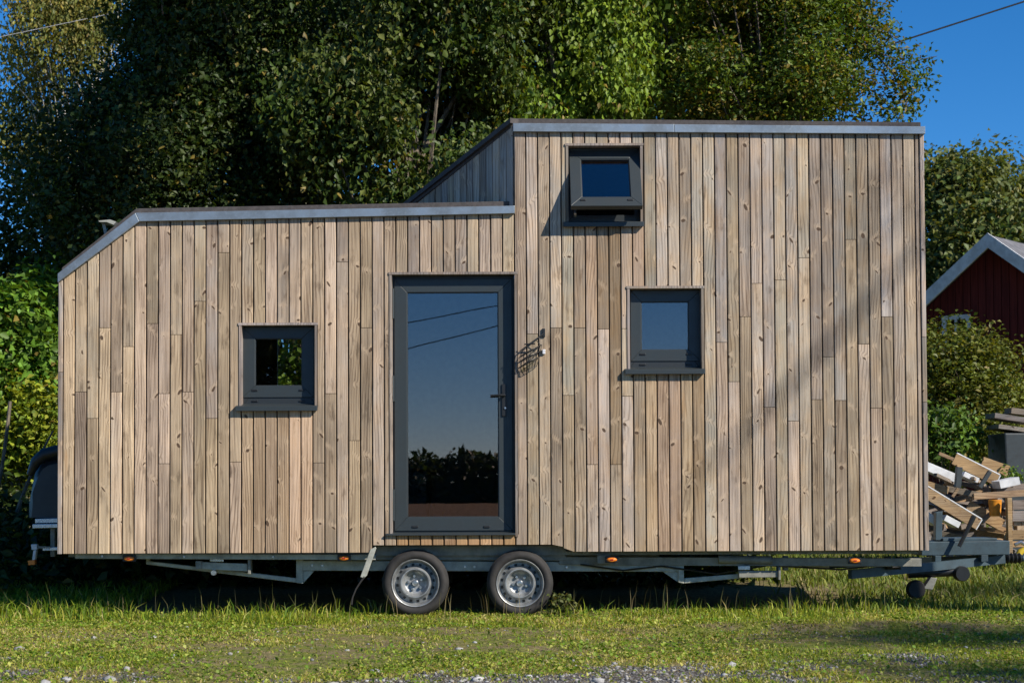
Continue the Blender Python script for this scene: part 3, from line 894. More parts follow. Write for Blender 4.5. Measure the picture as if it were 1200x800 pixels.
# rear rack with lamps at the other end
YK = .9
rk = empty('rear_rack', P(50, 625, YK)-local(house), house)
pbeam('rack_rail', [(41, 607.5), (70, 606.8), (70, 612.2), (41, 612.8)], YK, YK+.9, M['chrome'], .004, rk)
pbeam('rack_rail', [(38, 613.8), (70, 613.2), (70, 618.2), (38, 618.8)], YK-.04, YK-.005, M['chrome'], .004, rk)
pbeam('lamp_bar', [(50, 641.2), (72, 640.6), (72, 644.4), (50, 645.0)], YK-.1, YK-.06, M['chrome'], .003, rk)
pbeam('rack_post', [(59, 619), (64, 619), (64, 652), (59, 652)], YK+.02, YK+.07, CH, .003, rk)
for pts, m_, nm in (([(36, 637.5), (43, 637.2), (43.5, 643.5), (37, 644)], M['whitelens'], 'lamp_housing'), ([(39, 644.4), (42.5, 644), (41, 655.5), (37.5, 656)], M['whitelens'], 'lamp_stem'),
                    ([(32.2, 656.5), (40.5, 655.8), (40.8, 661.2), (33, 661.8)], M['amber'], 'rear_lamp')):
    pbeam(nm, pts, YK-.12, YK-.06, m_, .004, rk)
MB().bar(P(40, 640.5, YK-.09), P(60, 641.5, YK-.09), .02, .02).build('lamp_arm', CH, rk)
# ================================================================== ground
_lat = rng.random((64, 64, 64)).astype(np.float32)
def vnoise(p):
    p = np.asarray(p, dtype=np.float64)
    i = np.floor(p).astype(int); f = p-i; f = f*f*(3-2*f)
    r = 0
    for dx in (0, 1):
        wx = f[:, 0] if dx else 1-f[:, 0]
        for dy in (0, 1):
            wy = f[:, 1] if dy else 1-f[:, 1]
            for dz in (0, 1):
                wz = f[:, 2] if dz else 1-f[:, 2]
                r = r + wx*wy*wz*_lat[(i[:, 0]+dx) % 64, (i[:, 1]+dy) % 64, (i[:, 2]+dz) % 64]
    return r
def fbm(x, y, s, o=0.0, oct=3):
    x = np.asarray(x, float); y = np.asarray(y, float)
    r = np.zeros(x.shape); a = .5; t = 0
    for k in range(oct):
        q = np.stack([x.ravel()*s*2**k+o, y.ravel()*s*2**k+o*1.7, np.full(x.size, o*.37+k*5.3)], 1)
        r += a*vnoise(q).reshape(x.shape); t += a; a *= .5
    return r/t
def sst(a, b, v):
    t = np.clip((v-a)/(b-a), 0, 1); return t*t*(3-2*t)
def gz(x, y):
    x = np.asarray(x, float); y = np.asarray(y, float)
    near = np.exp(-((x/10)**2+((y+1)/7)**2))
    rise = .045*np.clip(y-1.5, 0, 14) + .03*np.clip(y-15.5, 0, 60)
    rise = np.where(y < -20, -.004*np.clip(-y-20, 0, 400), rise)
    bumps = near*((fbm(x, y, .9, 3.1)-.5)*.07 + (fbm(x, y, 3.5, 8.2)-.5)*.03)
    flat = 1-.85*np.exp(-((y-.1)/.35)**2)            # level where the wheels stand
    # shallow wheel rut on the right in front of the drawbar end
    yr = -1.35 - .10*(x-1.0) + .25*(fbm(x, x*0, .8, 1.0)-.5)
    rut = sst(.3, 1.6, x)*(sst(-.10, .02, y-yr)*.055*np.exp(-np.clip(y-yr, 0, 9)/1.2) - .035*np.exp(-((y-yr+.22)/.2)**2))
    return rise + bumps*flat + rut*near
def gravel_mask(x, y):
    n = fbm(x, y, .75, 12.0, 4); n2 = fbm(x, y, 2.6, 4.0, 3)
    edge = -4.35 + .95*sst(-2.3, -3.6, x) + .15*np.sin(x*1.3) + .35*sst(1.8, 3.4, x)
    g = sst(.35, -.75, (y-edge) + (n-.5)*4.2 + (n2-.5)*3.2)
    left = sst(-2.6, -4.4, x)*sst(.55, .72, n2*.6+n*.4+.12)*sst(-.9, -1.8, y)*.8
    rr = sst(1.5, 3.0, x)*sst(.45, .65, n)*sst(-.9, -1.5, y)*.5
    rutp = .55*sst(.8, 2.0, x)*np.exp(-((y+1.55+.10*(x-1))/.22)**2)*sst(.35, .6, n2)
    return np.clip(np.maximum(np.maximum(g, left), np.maximum(rr, rutp)), 0, 1)

def axis(lo, hi, step, far_lo, far_hi):
    core = np.arange(lo, hi+1e-6, step)
    out = [core]; a, s = hi, step
    up = []
    while a < far_hi: s *= 1.25; a += s; up.append(a)
    dn = []; a, s = lo, step
    while a > far_lo: s *= 1.25; a -= s; dn.append(a)
    return np.concatenate([dn[::-1], core, up])
gx = axis(-7, 7.5, .065, -1600, 1600); gy = axis(-6, 3, .065, -1600, 1600)
GX, GY = np.meshgrid(gx, gy)
GZ = gz(GX, GY)
nx, ny = len(gx), len(gy)
me = bpy.data.meshes.new('ground')
V = np.stack([GX.ravel(), GY.ravel(), GZ.ravel()], 1).astype(np.float32)
idx = np.arange(nx*ny).reshape(ny, nx)
Q = np.stack([idx[:-1, :-1], idx[:-1, 1:], idx[1:, 1:], idx[1:, :-1]], -1).reshape(-1, 4)
def np_mesh(me, V, F, smooth=False):
    k = F.shape[1]
    me.vertices.add(len(V)); me.vertices.foreach_set('co', np.ascontiguousarray(V, dtype=np.float32).ravel())
    me.loops.add(F.size); me.loops.foreach_set('vertex_index', np.ascontiguousarray(F, dtype=np.int32).ravel())
    me.polygons.add(len(F))
    me.polygons.foreach_set('loop_start', np.arange(0, F.size, k, dtype=np.int32))
    if smooth: me.polygons.foreach_set('use_smooth', np.ones(len(F), dtype=bool))
    me.update(calc_edges=True)
np_mesh(me, V, Q, True)
ga = me.attributes.new('gravel', 'FLOAT', 'POINT')
ga.data.foreach_set('value', gravel_mask(GX, GY).ravel().astype(np.float32))
def ground_mat():
    t = NT('grassy_gravel_ground')
    p = t.pos(); s = t.xyz(p)
    gr = t.n('Attribute', attribute_name='gravel').outputs['Fac']
    n0 = t.noise(p, .9, 4, .6); n1 = t.noise(p, 4.5, 4, .6); n2 = t.noise(p, 30, 3); n3 = t.noise(p, 140, 2)
    soil = t.mix(t.step(n2, .35, .65), C(.13,.098,.048), C(.25,.205,.10))
    moss = t.mix(t.step(n2, .35, .65), C(.08,.105,.012), C(.19,.205,.035))
    # no turf survives under the floor of the trailer
    bare = t.m('MULTIPLY', t.m('MULTIPLY', t.step(s[1], .2, .7), t.step(s[1], 3.6, 2.8)), t.m('MULTIPLY', t.step(s[0], -4.2, -3.4), t.step(s[0], 4.0, 3.2)))
    c = t.mix(t.m('MULTIPLY', t.step(t.m('ADD', n1, t.m('MULTIPLY', n0, .5)), .62, .86), t.m('SUBTRACT', 1.0, bare)), soil, moss)
    vo = t.n('TexVoronoi', {'Vector': p, 'Scale': 55.0})
    vg = t.n('SeparateColor'); t.set(vg.inputs[0], vo.outputs['Color'])
    peb = t.mix(vg.outputs[0], C(.10,.095,.09), C(.33,.32,.31))
    peb = t.mix(t.step(vo.outputs['Distance'], .25, .6), peb, C(.07,.06,.05))
    gm = t.step(t.m('ADD', gr, t.m('MULTIPLY', t.m('SUBTRACT', n2, .5), .7)), .25, .65)
    c = t.mix(gm, c, peb)
    stub = t.mix(t.step(n0, .3, .7), C(.20,.125,.06), C(.13,.085,.04))
    c = t.mix(t.step(s[1], -14.0, -24.0), c, stub)
    h = t.m('ADD', n3, t.m('MULTIPLY', t.m('MULTIPLY', vo.outputs['Distance'], gm), -1.2))
    return t.done(c, .95, normal=t.bump(h, .6, .015), spec=.2)
me.materials.append(ground_mat())
ground = bpy.data.objects.new('ground', me); col.objects.link(ground)
tag(ground, 'grassy ground with gravel patches in front of the house', 'ground', kind='structure')

# ---- gravel and stones
def stones(N, xs, ys, size, weight):
    x = rng.uniform(*xs, N*6); y = rng.uniform(*ys, N*6)
    keep = rng.random(N*6) < weight(x, y)
    return x[keep][:N], y[keep][:N]
ico = bmesh.new(); bmesh.ops.create_icosphere(ico, subdivisions=1, radius=1.0)
IV = np.array([v.co[:] for v in ico.verts]); IF = np.array([[v.index for v in f.verts] for f in ico.faces]); ico.free()
def stone_mesh(name, x, y, r):
    N = len(x); ang = rng.uniform(0, 2*np.pi, N)
    sx = r*rng.uniform(.8, 1.5, N); sy = r*rng.uniform(.7, 1.1, N); sz = r*rng.uniform(.4, .8, N)
    jit = rng.uniform(.72, 1.15, (N, len(IV), 1))
    v = IV[None]*jit*np.stack([sx, sy, sz], 1)[:, None]
    c, s = np.cos(ang)[:, None], np.sin(ang)[:, None]
    vx = v[..., 0]*c-v[..., 1]*s; vy = v[..., 0]*s+v[..., 1]*c
    v = np.stack([vx+x[:, None], vy+y[:, None], v[..., 2]+(gz(x, y)+sz*.25)[:, None]], -1)
    F = (IF[None]+(np.arange(N)*len(IV))[:, None, None]).reshape(-1, 3)
    m_ = bpy.data.meshes.new(name); np_mesh(m_, v.reshape(-1, 3), F)
    g = rng.uniform(.10, .42, N); warm = rng.uniform(.86, 1.0, N)
    colr = np.stack([g, g*(warm*.5+.5), g*warm, np.ones(N)], 1).repeat(len(IV), 0).astype(np.float32)
    a = m_.color_attributes.new('leafcol', 'FLOAT_COLOR', 'POINT'); a.data.foreach_set('color', colr.ravel())
    return m_
def stone_mat():
    t = NT('stones'); at = t.n('Attribute', attribute_name='leafcol').outputs['Color']
    n = t.noise(t.pos(), 90, 3)
    return t.done(t.mix(t.m('MULTIPLY', t.step(n, .4, .7), .4), at, C(.08,.075,.07)), .9, normal=t.bump(n, .3, .004), spec=.3)
M['stone'] = stone_mat()
def gw(x, y): return gravel_mask(x, y)**1.3*.95+.012
x, y = stones(9000, (-5.6, 6.2), (-5.6, -.4), 0, gw)
r = .006+.012*rng.random(len(x))**2.2
m_ = stone_mesh('gravel', x, y, r); m_.materials.append(M['stone'])
gravel = bpy.data.objects.new('gravel', m_); col.objects.link(gravel)
tag(gravel, 'loose grey gravel scattered on the worn foreground', 'gravel', kind='stuff')
ST = [(34, 709, .065), (110, 746, .042), (538, 759, .035), (857, 779, .05), (52, 796, .06), (128, 792, .05), (440, 784, .04), (180, 744, .03), (24, 758, .05), (300, 748, .03),
      (205, 766, .035), (620, 790, .04), (148, 782, .04), (390, 798, .04), (720, 776, .03), (78, 790, .045), (700, 797, .045), (560, 793, .04)]
for px, py, rr in ST:
    q = PG(px, py, .02)
    m_ = stone_mesh('stone', np.array([0.0]), np.array([0.0]), np.array([rr*.8]))
    m_.materials.append(M['stone'])
    cvals = np.tile(np.array([.40, .39, .38, 1], np.float32)*random.uniform(.7, 1.25), len(IV))
    m_.color_attributes['leafcol'].data.foreach_set('color', cvals)
    z0_ = float(gz(np.array([0.0]), np.array([0.0]))[0])
    o = bpy.data.objects.new('stone', m_); col.objects.link(o)
    o.location = (q.x, q.y, float(gz(np.array([q.x]), np.array([q.y]))[0])-z0_)
    tag(o, 'pale loose stone lying in the short grass and gravel', 'stone', 'loose stones in the foreground')

# ---- grass
def blades(x, y, h, w, lean, colr, three=True):
    N = len(x); z = gz(x, y)-.004
    a = rng.uniform(0, 2*np.pi, N); dx, dy = np.cos(a)*w*.5, np.sin(a)*w*.5
    b = rng.uniform(0, 2*np.pi, N); lx, ly = np.cos(b)*lean*h, np.sin(b)*lean*h
    v = np.empty((N, 5, 3))
    v[:, 0] = np.stack([x-dx, y-dy, z], 1); v[:, 1] = np.stack([x+dx, y+dy, z], 1)
    mx, my, mz = x+lx*.33, y+ly*.33, z+h*.58
    v[:, 2] = np.stack([mx+dx*.8, my+dy*.8, mz], 1); v[:, 3] = np.stack([mx-dx*.8, my-dy*.8, mz], 1)
    v[:, 4] = np.stack([x+lx, y+ly, z+h*(np.maximum(.25, 1-.25*lean))], 1)
    base = (np.arange(N)*5)[:, None]
    F = np.concatenate([base+np.array([[0, 1, 2]]), base+np.array([[0, 2, 3]]), base+np.array([[3, 2, 4]])], 0)
    return v.reshape(-1, 3), F, np.repeat(colr, 5, 0)
def palette(N, cols, wts, jit=.22):
    cols = np.array(cols); k = rng.choice(len(cols), N, p=np.array(wts)/sum(wts))
    c = cols[k]*rng.uniform(1-jit, 1+jit, (N, 1))*rng.uniform(.93, 1.07, (N, 3))
    return np.concatenate([np.clip(c, 0, 1), np.ones((N, 1))], 1)
GP = [(.095,.165,.010), (.21,.265,.016), (.36,.36,.045), (.44,.37,.14)]
parts = []; off = 0; VV, FF, CC = [], [], []
def addb(x, y, h, w, lean, colr):
    global off
    v, f, c = blades(x, y, h, w, lean, colr)
    VV.append(v); FF.append(f+off); CC.append(c); off += len(v)
def scatter(N, xs, ys, dens):
    x = rng.uniform(*xs, N); y = rng.uniform(*ys, N)
    k = rng.random(N) < dens(x, y)
    return x[k], y[k]
# short worn turf in front
x, y = scatter(210000, (-5.6, 6.4), (-5.3, .3), lambda x, y: np.clip((1-gravel_mask(x, y)*.97)*(.10+1.5*sst(.40, .62, fbm(x, y, 1.3, 21., 4))), 0, 1))
dryf = sst(.44, .58, fbm(x, y, .9, 30., 4)); N = len(x)
h = (.012+.026*rng.random(N)**1.5)*(.55+1.0*fbm(x, y, 1.6, 44.))*(1+.5*sst(-1.3, -.2, y))
green = palette(N, GP[:3], (.40, .40, .20)); dry = palette(N, GP[2:], (.5, .5))
pick = (rng.random(N) < .06+.75*dryf)[:, None]
addb(x, y, h, .005+.004*rng.random(N), rng.uniform(.3, 1.6, N), np.where(pick, dry, green))
# longer grass along the house
def strip(x, y):
    e = fbm(x, x*0, 1.2, 5.)
    return np.clip(sst(-.95-.5*e, -.2, y)*sst(.95, .35, y)*(.3+1.1*sst(.35, .6, fbm(x, y, 2.2, 17.))), 0, 1)
x, y = scatter(27000, (-5.8, 7.0), (-1.4, 2.2), strip); N = len(x)
h = (.025+.095*rng.random(N)**2.2)*(.25+1.5*sst(.3, .7, fbm(x, y, 1.6, 9.)))
wheelnear = np.minimum(abs(x-PX(486.6)), abs(x-PX(609.3))) < .3
h = np.where(wheelnear & (y < .0), h*.6, h)
addb(x, y, h, .006+.005*rng.random(N), rng.uniform(.15, .9, N), palette(N, GP, (.34, .40, .22, .04)))
# seed stalks
x, y = scatter(220, (-5.6, 4.0), (-.6, .5), strip); N = len(x)
addb(x, y, .16+.16*rng.random(N), np.full(N, .004), rng.uniform(.05, .35, N), palette(N, [(.24,.20,.09), (.15,.15,.05)], (1, 1)))
# straw and dead blades lying flat
x, y = scatter(30000, (-5.6, 6.4), (-5.3, -.1), lambda x, y: np.clip(.25+.9*sst(.45, .6, fbm(x, y, .9, 30., 4)), 0, 1)); N = len(x)
addb(x, y, .012+.012*rng.random(N), .004+.003*rng.random(N), rng.uniform(2., 5., N), palette(N, [(.46,.38,.17), (.36,.27,.12), (.22,.15,.07), (.55,.50,.30)], (.4, .3, .2, .1)))
# behind the drawbar towards the scrap pile, and under the left end
x, y = scatter(60000, (1.5, 11), (.3, 12), lambda x, y: sst(2.6, 3.6, x+np.clip(y-3.2, 0, 9))*np.clip(.35+1.2*sst(.35, .6, fbm(x, y, .8, 61.)), 0, 1)); N = len(x)
addb(x, y, .05+.10*rng.random(N)**1.5, .010+.008*rng.random(N), rng.uniform(.2, 1.0, N), palette(N, [(.15,.20,.028), (.23,.25,.05), (.09,.13,.02), (.32,.27,.12)], (.4, .3, .25, .05)))
x, y = scatter(16000, (-8.0, -3.2), (-.2, 5), lambda x, y: np.full(x.shape, .9)); N = len(x)
addb(x, y, .06+.14*rng.random(N)**1.5, .009+.006*rng.random(N), rng.uniform(.2, 1.0, N), palette(N, GP, (.5, .35, .13, .02)))
m_ = bpy.data.meshes.new('grass'); np_mesh(m_, np.concatenate(VV), np.concatenate(FF))
a = m_.color_attributes.new('leafcol', 'FLOAT_COLOR', 'POINT'); a.data.foreach_set('color', np.concatenate(CC).astype(np.float32).ravel())
m_.materials.append(M['grass'])
go = bpy.data.objects.new('grass', m_); col.objects.link(go)
tag(go, 'short patchy grass and longer tufts growing around the trailer', 'grass', kind='stuff')

# ---- low broad-leaved weeds
def leaf_arrays(c, axis_, nrm, L, Wd, fold=.16):
    """folded diamond leaves: 4 verts, 2 triangles each"""
    s = np.cross(axis_, nrm); s /= np.linalg.norm(s, axis=1, keepdims=True)+1e-9
    L = L[:, None]; Wd = Wd[:, None]
    v = np.stack([c, c+axis_*L*.45+s*Wd*.5+nrm*L*fold, c+axis_*L-nrm*L*.08, c+axis_*L*.45-s*Wd*.5+nrm*L*fold], 1)
    b = (np.arange(len(c))*4)[:, None]
    F = np.concatenate([b+np.array([[0, 1, 2]]), b+np.array([[0, 2, 3]])], 0)
    return v.reshape(-1, 3), F
def unit(v): return v/(np.linalg.norm(v, axis=1, keepdims=True)+1e-9)
def leaves_object(name, V, F, colr, nv, mat, parent=None):
    m_ = bpy.data.meshes.new(name); np_mesh(m_, V, F)
    a = m_.color_attributes.new('leafcol', 'FLOAT_COLOR', 'POINT')
    a.data.foreach_set('color', np.repeat(colr, nv, 0).astype(np.float32).ravel())
    m_.materials.append(mat)
    o = bpy.data.objects.new(name, m_); col.objects.link(o)
    if parent is not None: o.parent = parent
    return o
x, y = scatter(80000, (-5.6, 6.4), (-5.2, .4), lambda x, y: np.clip((1-gravel_mask(x, y)*.9)*sst(.42, .66, fbm(x, y, .9, 77., 4))*1.1+.08, 0, 1)); N = len(x)
cen = np.stack([x, y, gz(x, y)+.006+.02*rng.random(N)], 1)
ax = unit(np.stack([rng.normal(size=N), rng.normal(size=N), rng.uniform(.1, .7, N)], 1))
nr = unit(np.stack([rng.normal(size=N)*.5, rng.normal(size=N)*.5, np.ones(N)], 1))
L = .014+.022*rng.random(N)**2
v, f = leaf_arrays(cen, ax, nr, L, L*.75)
wo_ = leaves_object('clover', v, f, palette(N, [(.12,.21,.014), (.22,.30,.03), (.38,.39,.09)], (.45, .35, .2)), 4, M['grass'])
tag(wo_, 'small broad weed leaves among the short grass', 'weeds', kind='stuff')

# ================================================================== red outbuilding far right
ra = R(42); rd = Vector((math.sin(ra), math.cos(ra), 0)); ru = Vector((math.cos(ra), -math.sin(ra), 0)); up = Vector((0, 0, 1))
pk = P(1165.5, 277, 17.0); TP = .775; HWD = 3.4; LEN = 8.0
gbase = .45
def redpaint():
    t = NT('falu_red_boards'); s = t.xyz(t.obj())
    n = t.noise(t.cxyz(t.m('MULTIPLY', s[0], 20.), t.m('MULTIPLY', s[1], 20.), t.m('MULTIPLY', s[2], 1.5)), 1., 4)
    return t.done(t.mix(t.step(n, .3, .7), C(.135,.022,.019), C(.08,.013,.012)), .9, normal=t.bump(n, .4, .01), spec=.2)
M['redpaint'] = redpaint(); M['whitepaint'] = plain_mat('white_paint', (.72,.73,.74), .6, .28, 7)
M['slate'] = plain_mat('grey_roof_tiles', (.17,.165,.17), .7, .4, 6)
base_c = Vector((pk.x, pk.y, gbase)) + rd*LEN/2
barn = empty('red_outbuilding', base_c)
tag(barn, 'dark red boarded outbuilding with white gable trim behind the bushes', 'outbuilding')
def rp(u, d, z): return Vector((pk.x, pk.y, 0)) + ru*u + rd*d + up*z
def hexa(mb, q0, q1): return mb.add(list(q0)+list(q1), [(0,1,2,3), (7,6,5,4), (0,4,5,1), (1,5,6,2), (2,6,7,3), (3,7,4,0)])
ez = pk.z-.14
sh = MB()
prof = [(-HWD, gbase), (HWD, gbase), (HWD, ez-HWD*TP), (0, ez), (-HWD, ez-HWD*TP)]
sh.add([rp(u, .06, z) for u, z in prof]+[rp(u, LEN, z) for u, z in prof], [(0,1,2,3,4), (9,8,7,6,5)]+[(i, i+5, (i+1)%5+5, (i+1)%5) for i in range(5)])
bw_ = sh.build('wall', M['redpaint'], barn)
u = -HWD
while u < HWD:
    a_, b_ = u+.006, min(u+.145, HWD)
    hexa(MB(), [rp(a_, 0, gbase), rp(b_, 0, gbase), rp(b_, 0, ez-abs(b_)*TP), rp(a_, 0, ez-abs(a_)*TP)],
         [rp(a_, .058, gbase), rp(b_, .058, gbase), rp(b_, .058, ez-abs(b_)*TP), rp(a_, .058, ez-abs(a_)*TP)]).build('board', M['redpaint'], bw_)
    u += .153
for sg in (-1, 1):
    OV = HWD+.45
    nrm = Vector((0, 0, 1))
    hexa(MB(), [rp(0, -.25, pk.z), rp(sg*OV, -.25, pk.z-OV*TP), rp(sg*OV, -.25, pk.z-OV*TP-.12), rp(0, -.25, pk.z-.12)],
         [rp(0, LEN+.3, pk.z), rp(sg*OV, LEN+.3, pk.z-OV*TP), rp(sg*OV, LEN+.3, pk.z-OV*TP-.12), rp(0, LEN+.3, pk.z-.12)]).build('roof_slope', M['slate'], barn)
    hexa(MB(), [rp(0, -.30, pk.z+.03), rp(sg*OV, -.30, pk.z+.03-OV*TP), rp(sg*OV, -.30, pk.z-.24-OV*TP), rp(0, -.30, pk.z-.24)],
         [rp(0, -.255, pk.z+.03), rp(sg*OV, -.255, pk.z+.03-OV*TP), rp(sg*OV, -.255, pk.z-.24-OV*TP), rp(0, -.255, pk.z-.24)]).build('gable_trim', M['whitepaint'], barn)
wz1 = P(1124, 368, 17.3).z; wu = -.78
bwn = empty('window', rp(wu, 0, wz1-.8)-base_c, barn)
for (a_, b_, c_, d_) in ((-.28, -.20, -.8, 0), (.20, .28, -.8, 0), (-.2, .2, -.08, 0), (-.2, .2, -.8, -.72), (-.02, .02, -.72, -.08)):
    hexa(MB(), [rp(wu+a_, -.05, wz1+c_), rp(wu+b_, -.05, wz1+c_), rp(wu+b_, -.05, wz1+d_), rp(wu+a_, -.05, wz1+d_)],
         [rp(wu+a_, -.002, wz1+c_), rp(wu+b_, -.002, wz1+c_), rp(wu+b_, -.002, wz1+d_), rp(wu+a_, -.002, wz1+d_)]).build('casing', M['whitepaint'], bwn)
hexa(MB(), [rp(wu-.2, -.02, wz1-.72), rp(wu+.2, -.02, wz1-.72), rp(wu+.2, -.02, wz1-.08), rp(wu-.2, -.02, wz1-.08)],
     [rp(wu-.2, -.004, wz1-.72), rp(wu+.2, -.004, wz1-.72), rp(wu+.2, -.004, wz1-.08), rp(wu-.2, -.004, wz1-.08)]).build('pane', M['glass'], bwn)

# ================================================================== scrap heap behind the drawbar
M['fresh'] = wood_mat('bare_scrap_wood', (.42,.28,.145), (.22,.125,.06), (.34,.27,.19), (.5,.28,.11), along='x')
M['oldwood'] = wood_mat('old_grey_plank', (.27,.215,.17), (.15,.115,.09), (.26,.24,.22), (.3,.2,.1), along='x')
M['darkmetal'] = steel_mat('dark_painted_metal', (.035,.045,.05), .5)
M['tarp'] = plain_mat('tarp', (.030,.036,.040), .45, .4, 6, bump=.5)
M['orange'] = plain_mat('orange_plastic', (.72,.27,.02), .4)
M['yellow'] = plain_mat('yellow_plastic', (.70,.50,.04), .4)
M['brick'] = plain_mat('pale_brick', (.46,.34,.22), .9, .3, 12)
YP = 5.0
def plank(name, a, b, hgt, thick, mat, label, cat, ya=YP, yb=None, edge=None, group='scrap timber on the heap'):
    yb = ya if yb is None else yb
    A, B = P(*a, ya), P(*b, yb)
    mb = MB().bar(A, B, thick, hgt/105.0)
    o = mb.thing(name, mat, label, cat, group, bevel=.003, color=(random.random(), .1, random.random()*.6, 1))
    if edge:
        d = (B-A).normalized(); r_ = d.cross(up).normalized(); u_ = r_.cross(d).normalized()
        e = MB().bar(A+u_*(hgt/210.0+.004), B+u_*(hgt/210.0+.004), thick+.004, .012)
        e.bar(B+d*.006-u_*(hgt/210.0), B+d*.006+u_*(hgt/210.0), thick+.004, .010)
        ob = e.build('white_edge', M['whitepaint'], None)
        for vtx in ob.data.vertices: vtx.co -= o.location
        ob.parent = o
    return o
plank('scrap_board', (1076, 571), (1146.5, 614), 13.5, .025, M['fresh'], 'bare tan board with white edges, lower of the two sloping over the drawbar', 'board', YP-.55, edge=True)
plank('scrap_board', (1118, 537), (1168.5, 562.5), 14, .025, M['fresh'], 'tan board with white end sloping at the top of the scrap heap', 'board', YP+.1, edge=True)
plank('scrap_board', (1134, 592), (1174, 615), 14, .03, M['fresh'], 'wide brown board half buried behind the lower white edged board', 'board', YP-.15)
plank('scrap_board', (1074, 564), (1111, 574.5), 8, .05, M['fresh'], 'short tan batten lying beneath the white plank', 'board', YP-.35)
plank('scrap_board', (1108, 572), (1162, 583), 7, .06, M['oldwood'], 'brown weathered stick running under the upper tan board', 'board', YP-.2)
plank('scrap_board', (1140, 581.5), (1205, 577), 7.5, .09, M['fresh'], 'long pale yellow batten lying level on the scrap heap', 'board', YP-.2)
plank('scrap_board', (1164, 573), (1205, 571), 10, .25, M['oldwood'], 'grey weathered beam lying above the pale batten', 'beam', YP+.2)
plank('scrap_board', (1149, 545), (1180, 556), 22, .04, M['fresh'], 'broad brown panel leaning at the back of the heap', 'board', YP+.5)
plank('scrap_board', (1100, 531), (1124, 541), 4, .04, M['fresh'], 'thin tan lath poking out of the bush', 'board', YP+.25)
plank('scrap_board', (1116, 582), (1122.5, 572), 3.5, .03, M['fresh'], 'small tan offcut wedged against the dark post', 'board', YP-.4)
plank('white_plank', (1074, 542), (1118, 560.5), 10, .18, M['whitepaint'], 'thick white painted plank at the left of the heap', 'plank', YP-.1)
plank('white_plank', (1126, 555), (1143, 563), 6, .25, M['whitepaint'], 'white sheet scrap between the dark post and the tan board', 'plank', YP)
plank('white_plank', (1167, 568), (1190, 563), 9, .3, M['whitepaint'], 'white plastic sheet piece at the end of the upper tan board', 'sheet', YP-.1)
plank('white_plank', (1104, 606), (1121, 615), 7, .25, M['whitepaint'], 'white board scrap beneath the lower tan board', 'plank', YP-.5)
plank('white_plank', (1080, 601), (1096, 612), 9, .2, M['whitepaint'], 'white block lying against the corner of the house end', 'plank', YP-.3)
plank('metal_post', (1122, 571), (1124, 547), 8, .06, M['darkmetal'], 'dark upright metal post stuck in the scrap heap', 'post', YP-.5)
plank('metal_strip', (1148, 571), (1160, 552), 4.5, .05, M['darkmetal'], 'dark purple metal strip leaning on the upper tan board', 'metal strip', YP-.35)
plank('scrap_board', (1150, 603), (1175, 590), 6, .3, M['oldwood'], 'dark grey offcut lying in the middle of the heap', 'board', YP+.1)
q = P(1166, 592, YP-.3)
bk_ = MB().lathe_z((q.x, q.y), [(0, q.z-.12), (.06, q.z-.12), (.075, q.z+.06), (.07, q.z+.065), (.055, q.z-.1), (0, q.z-.1)], 14)
bk_.thing('plastic_bucket', M['orange'], 'small orange plastic bucket wedged in the scrap heap', 'bucket', smooth=True)
SCR = [((1090, 590), (1128, 603), 5), ((1096, 556), (1122, 568), 4), ((1128, 566), (1160, 574), 5), ((1135, 622), (1178, 628), 6), ((1086, 622), (1130, 630), 6), ((1150, 612), (1172, 590), 4),
       ((1100, 585), (1118, 566), 4), ((1144, 600), (1180, 606), 5), ((1168, 612), (1180, 584), 4), ((1084, 612), (1112, 590), 4), ((1140, 560), (1166, 577), 4), ((1118, 600), (1150, 590), 5), ((1080, 582), (1100, 601), 4), ((1124, 618), (1160, 606), 5)]
for i, (a_, b_, h_) in enumerate(SCR):
    plank('narrow_offcut', a_, b_, h_, random.uniform(.025, .07), M[('fresh', 'oldwood', 'oldwood')[i % 3]], 'loose narrow timber offcut tangled in the scrap heap', 'board', YP+random.uniform(-.3, .4), YP+random.uniform(-.3, .4))
# rubble that carries the heap
for (mt, lab, n_, ylo, col_) in (('oldwood', 'jumble of dark broken timber under the scrap boards', 60, 585, (.4, 0, .8, 1)), ('fresh', 'pale splinters and offcuts strewn through the scrap heap', 34, 575, (.7, .2, .2, 1))):
    rub = MB()
    for k in range(n_):
        px = random.uniform(1080, 1180); py = random.uniform(ylo, 650)
        A = P(px, py, YP+random.uniform(-.1, .7)); l_ = random.uniform(.06, .32); th_ = random.uniform(-.6, .6); ps = random.uniform(-.8, .8)
        dv = Vector((math.cos(th_)*math.cos(ps), math.sin(ps), math.sin(th_)*math.cos(ps)))*l_
        rub.bar(A-dv, A+dv, random.uniform(.02, .06), random.uniform(.02, .09))
    ro = rub.thing('timber_rubble', M[mt], lab, 'rubble', color=col_); ro['kind'] = 'stuff'
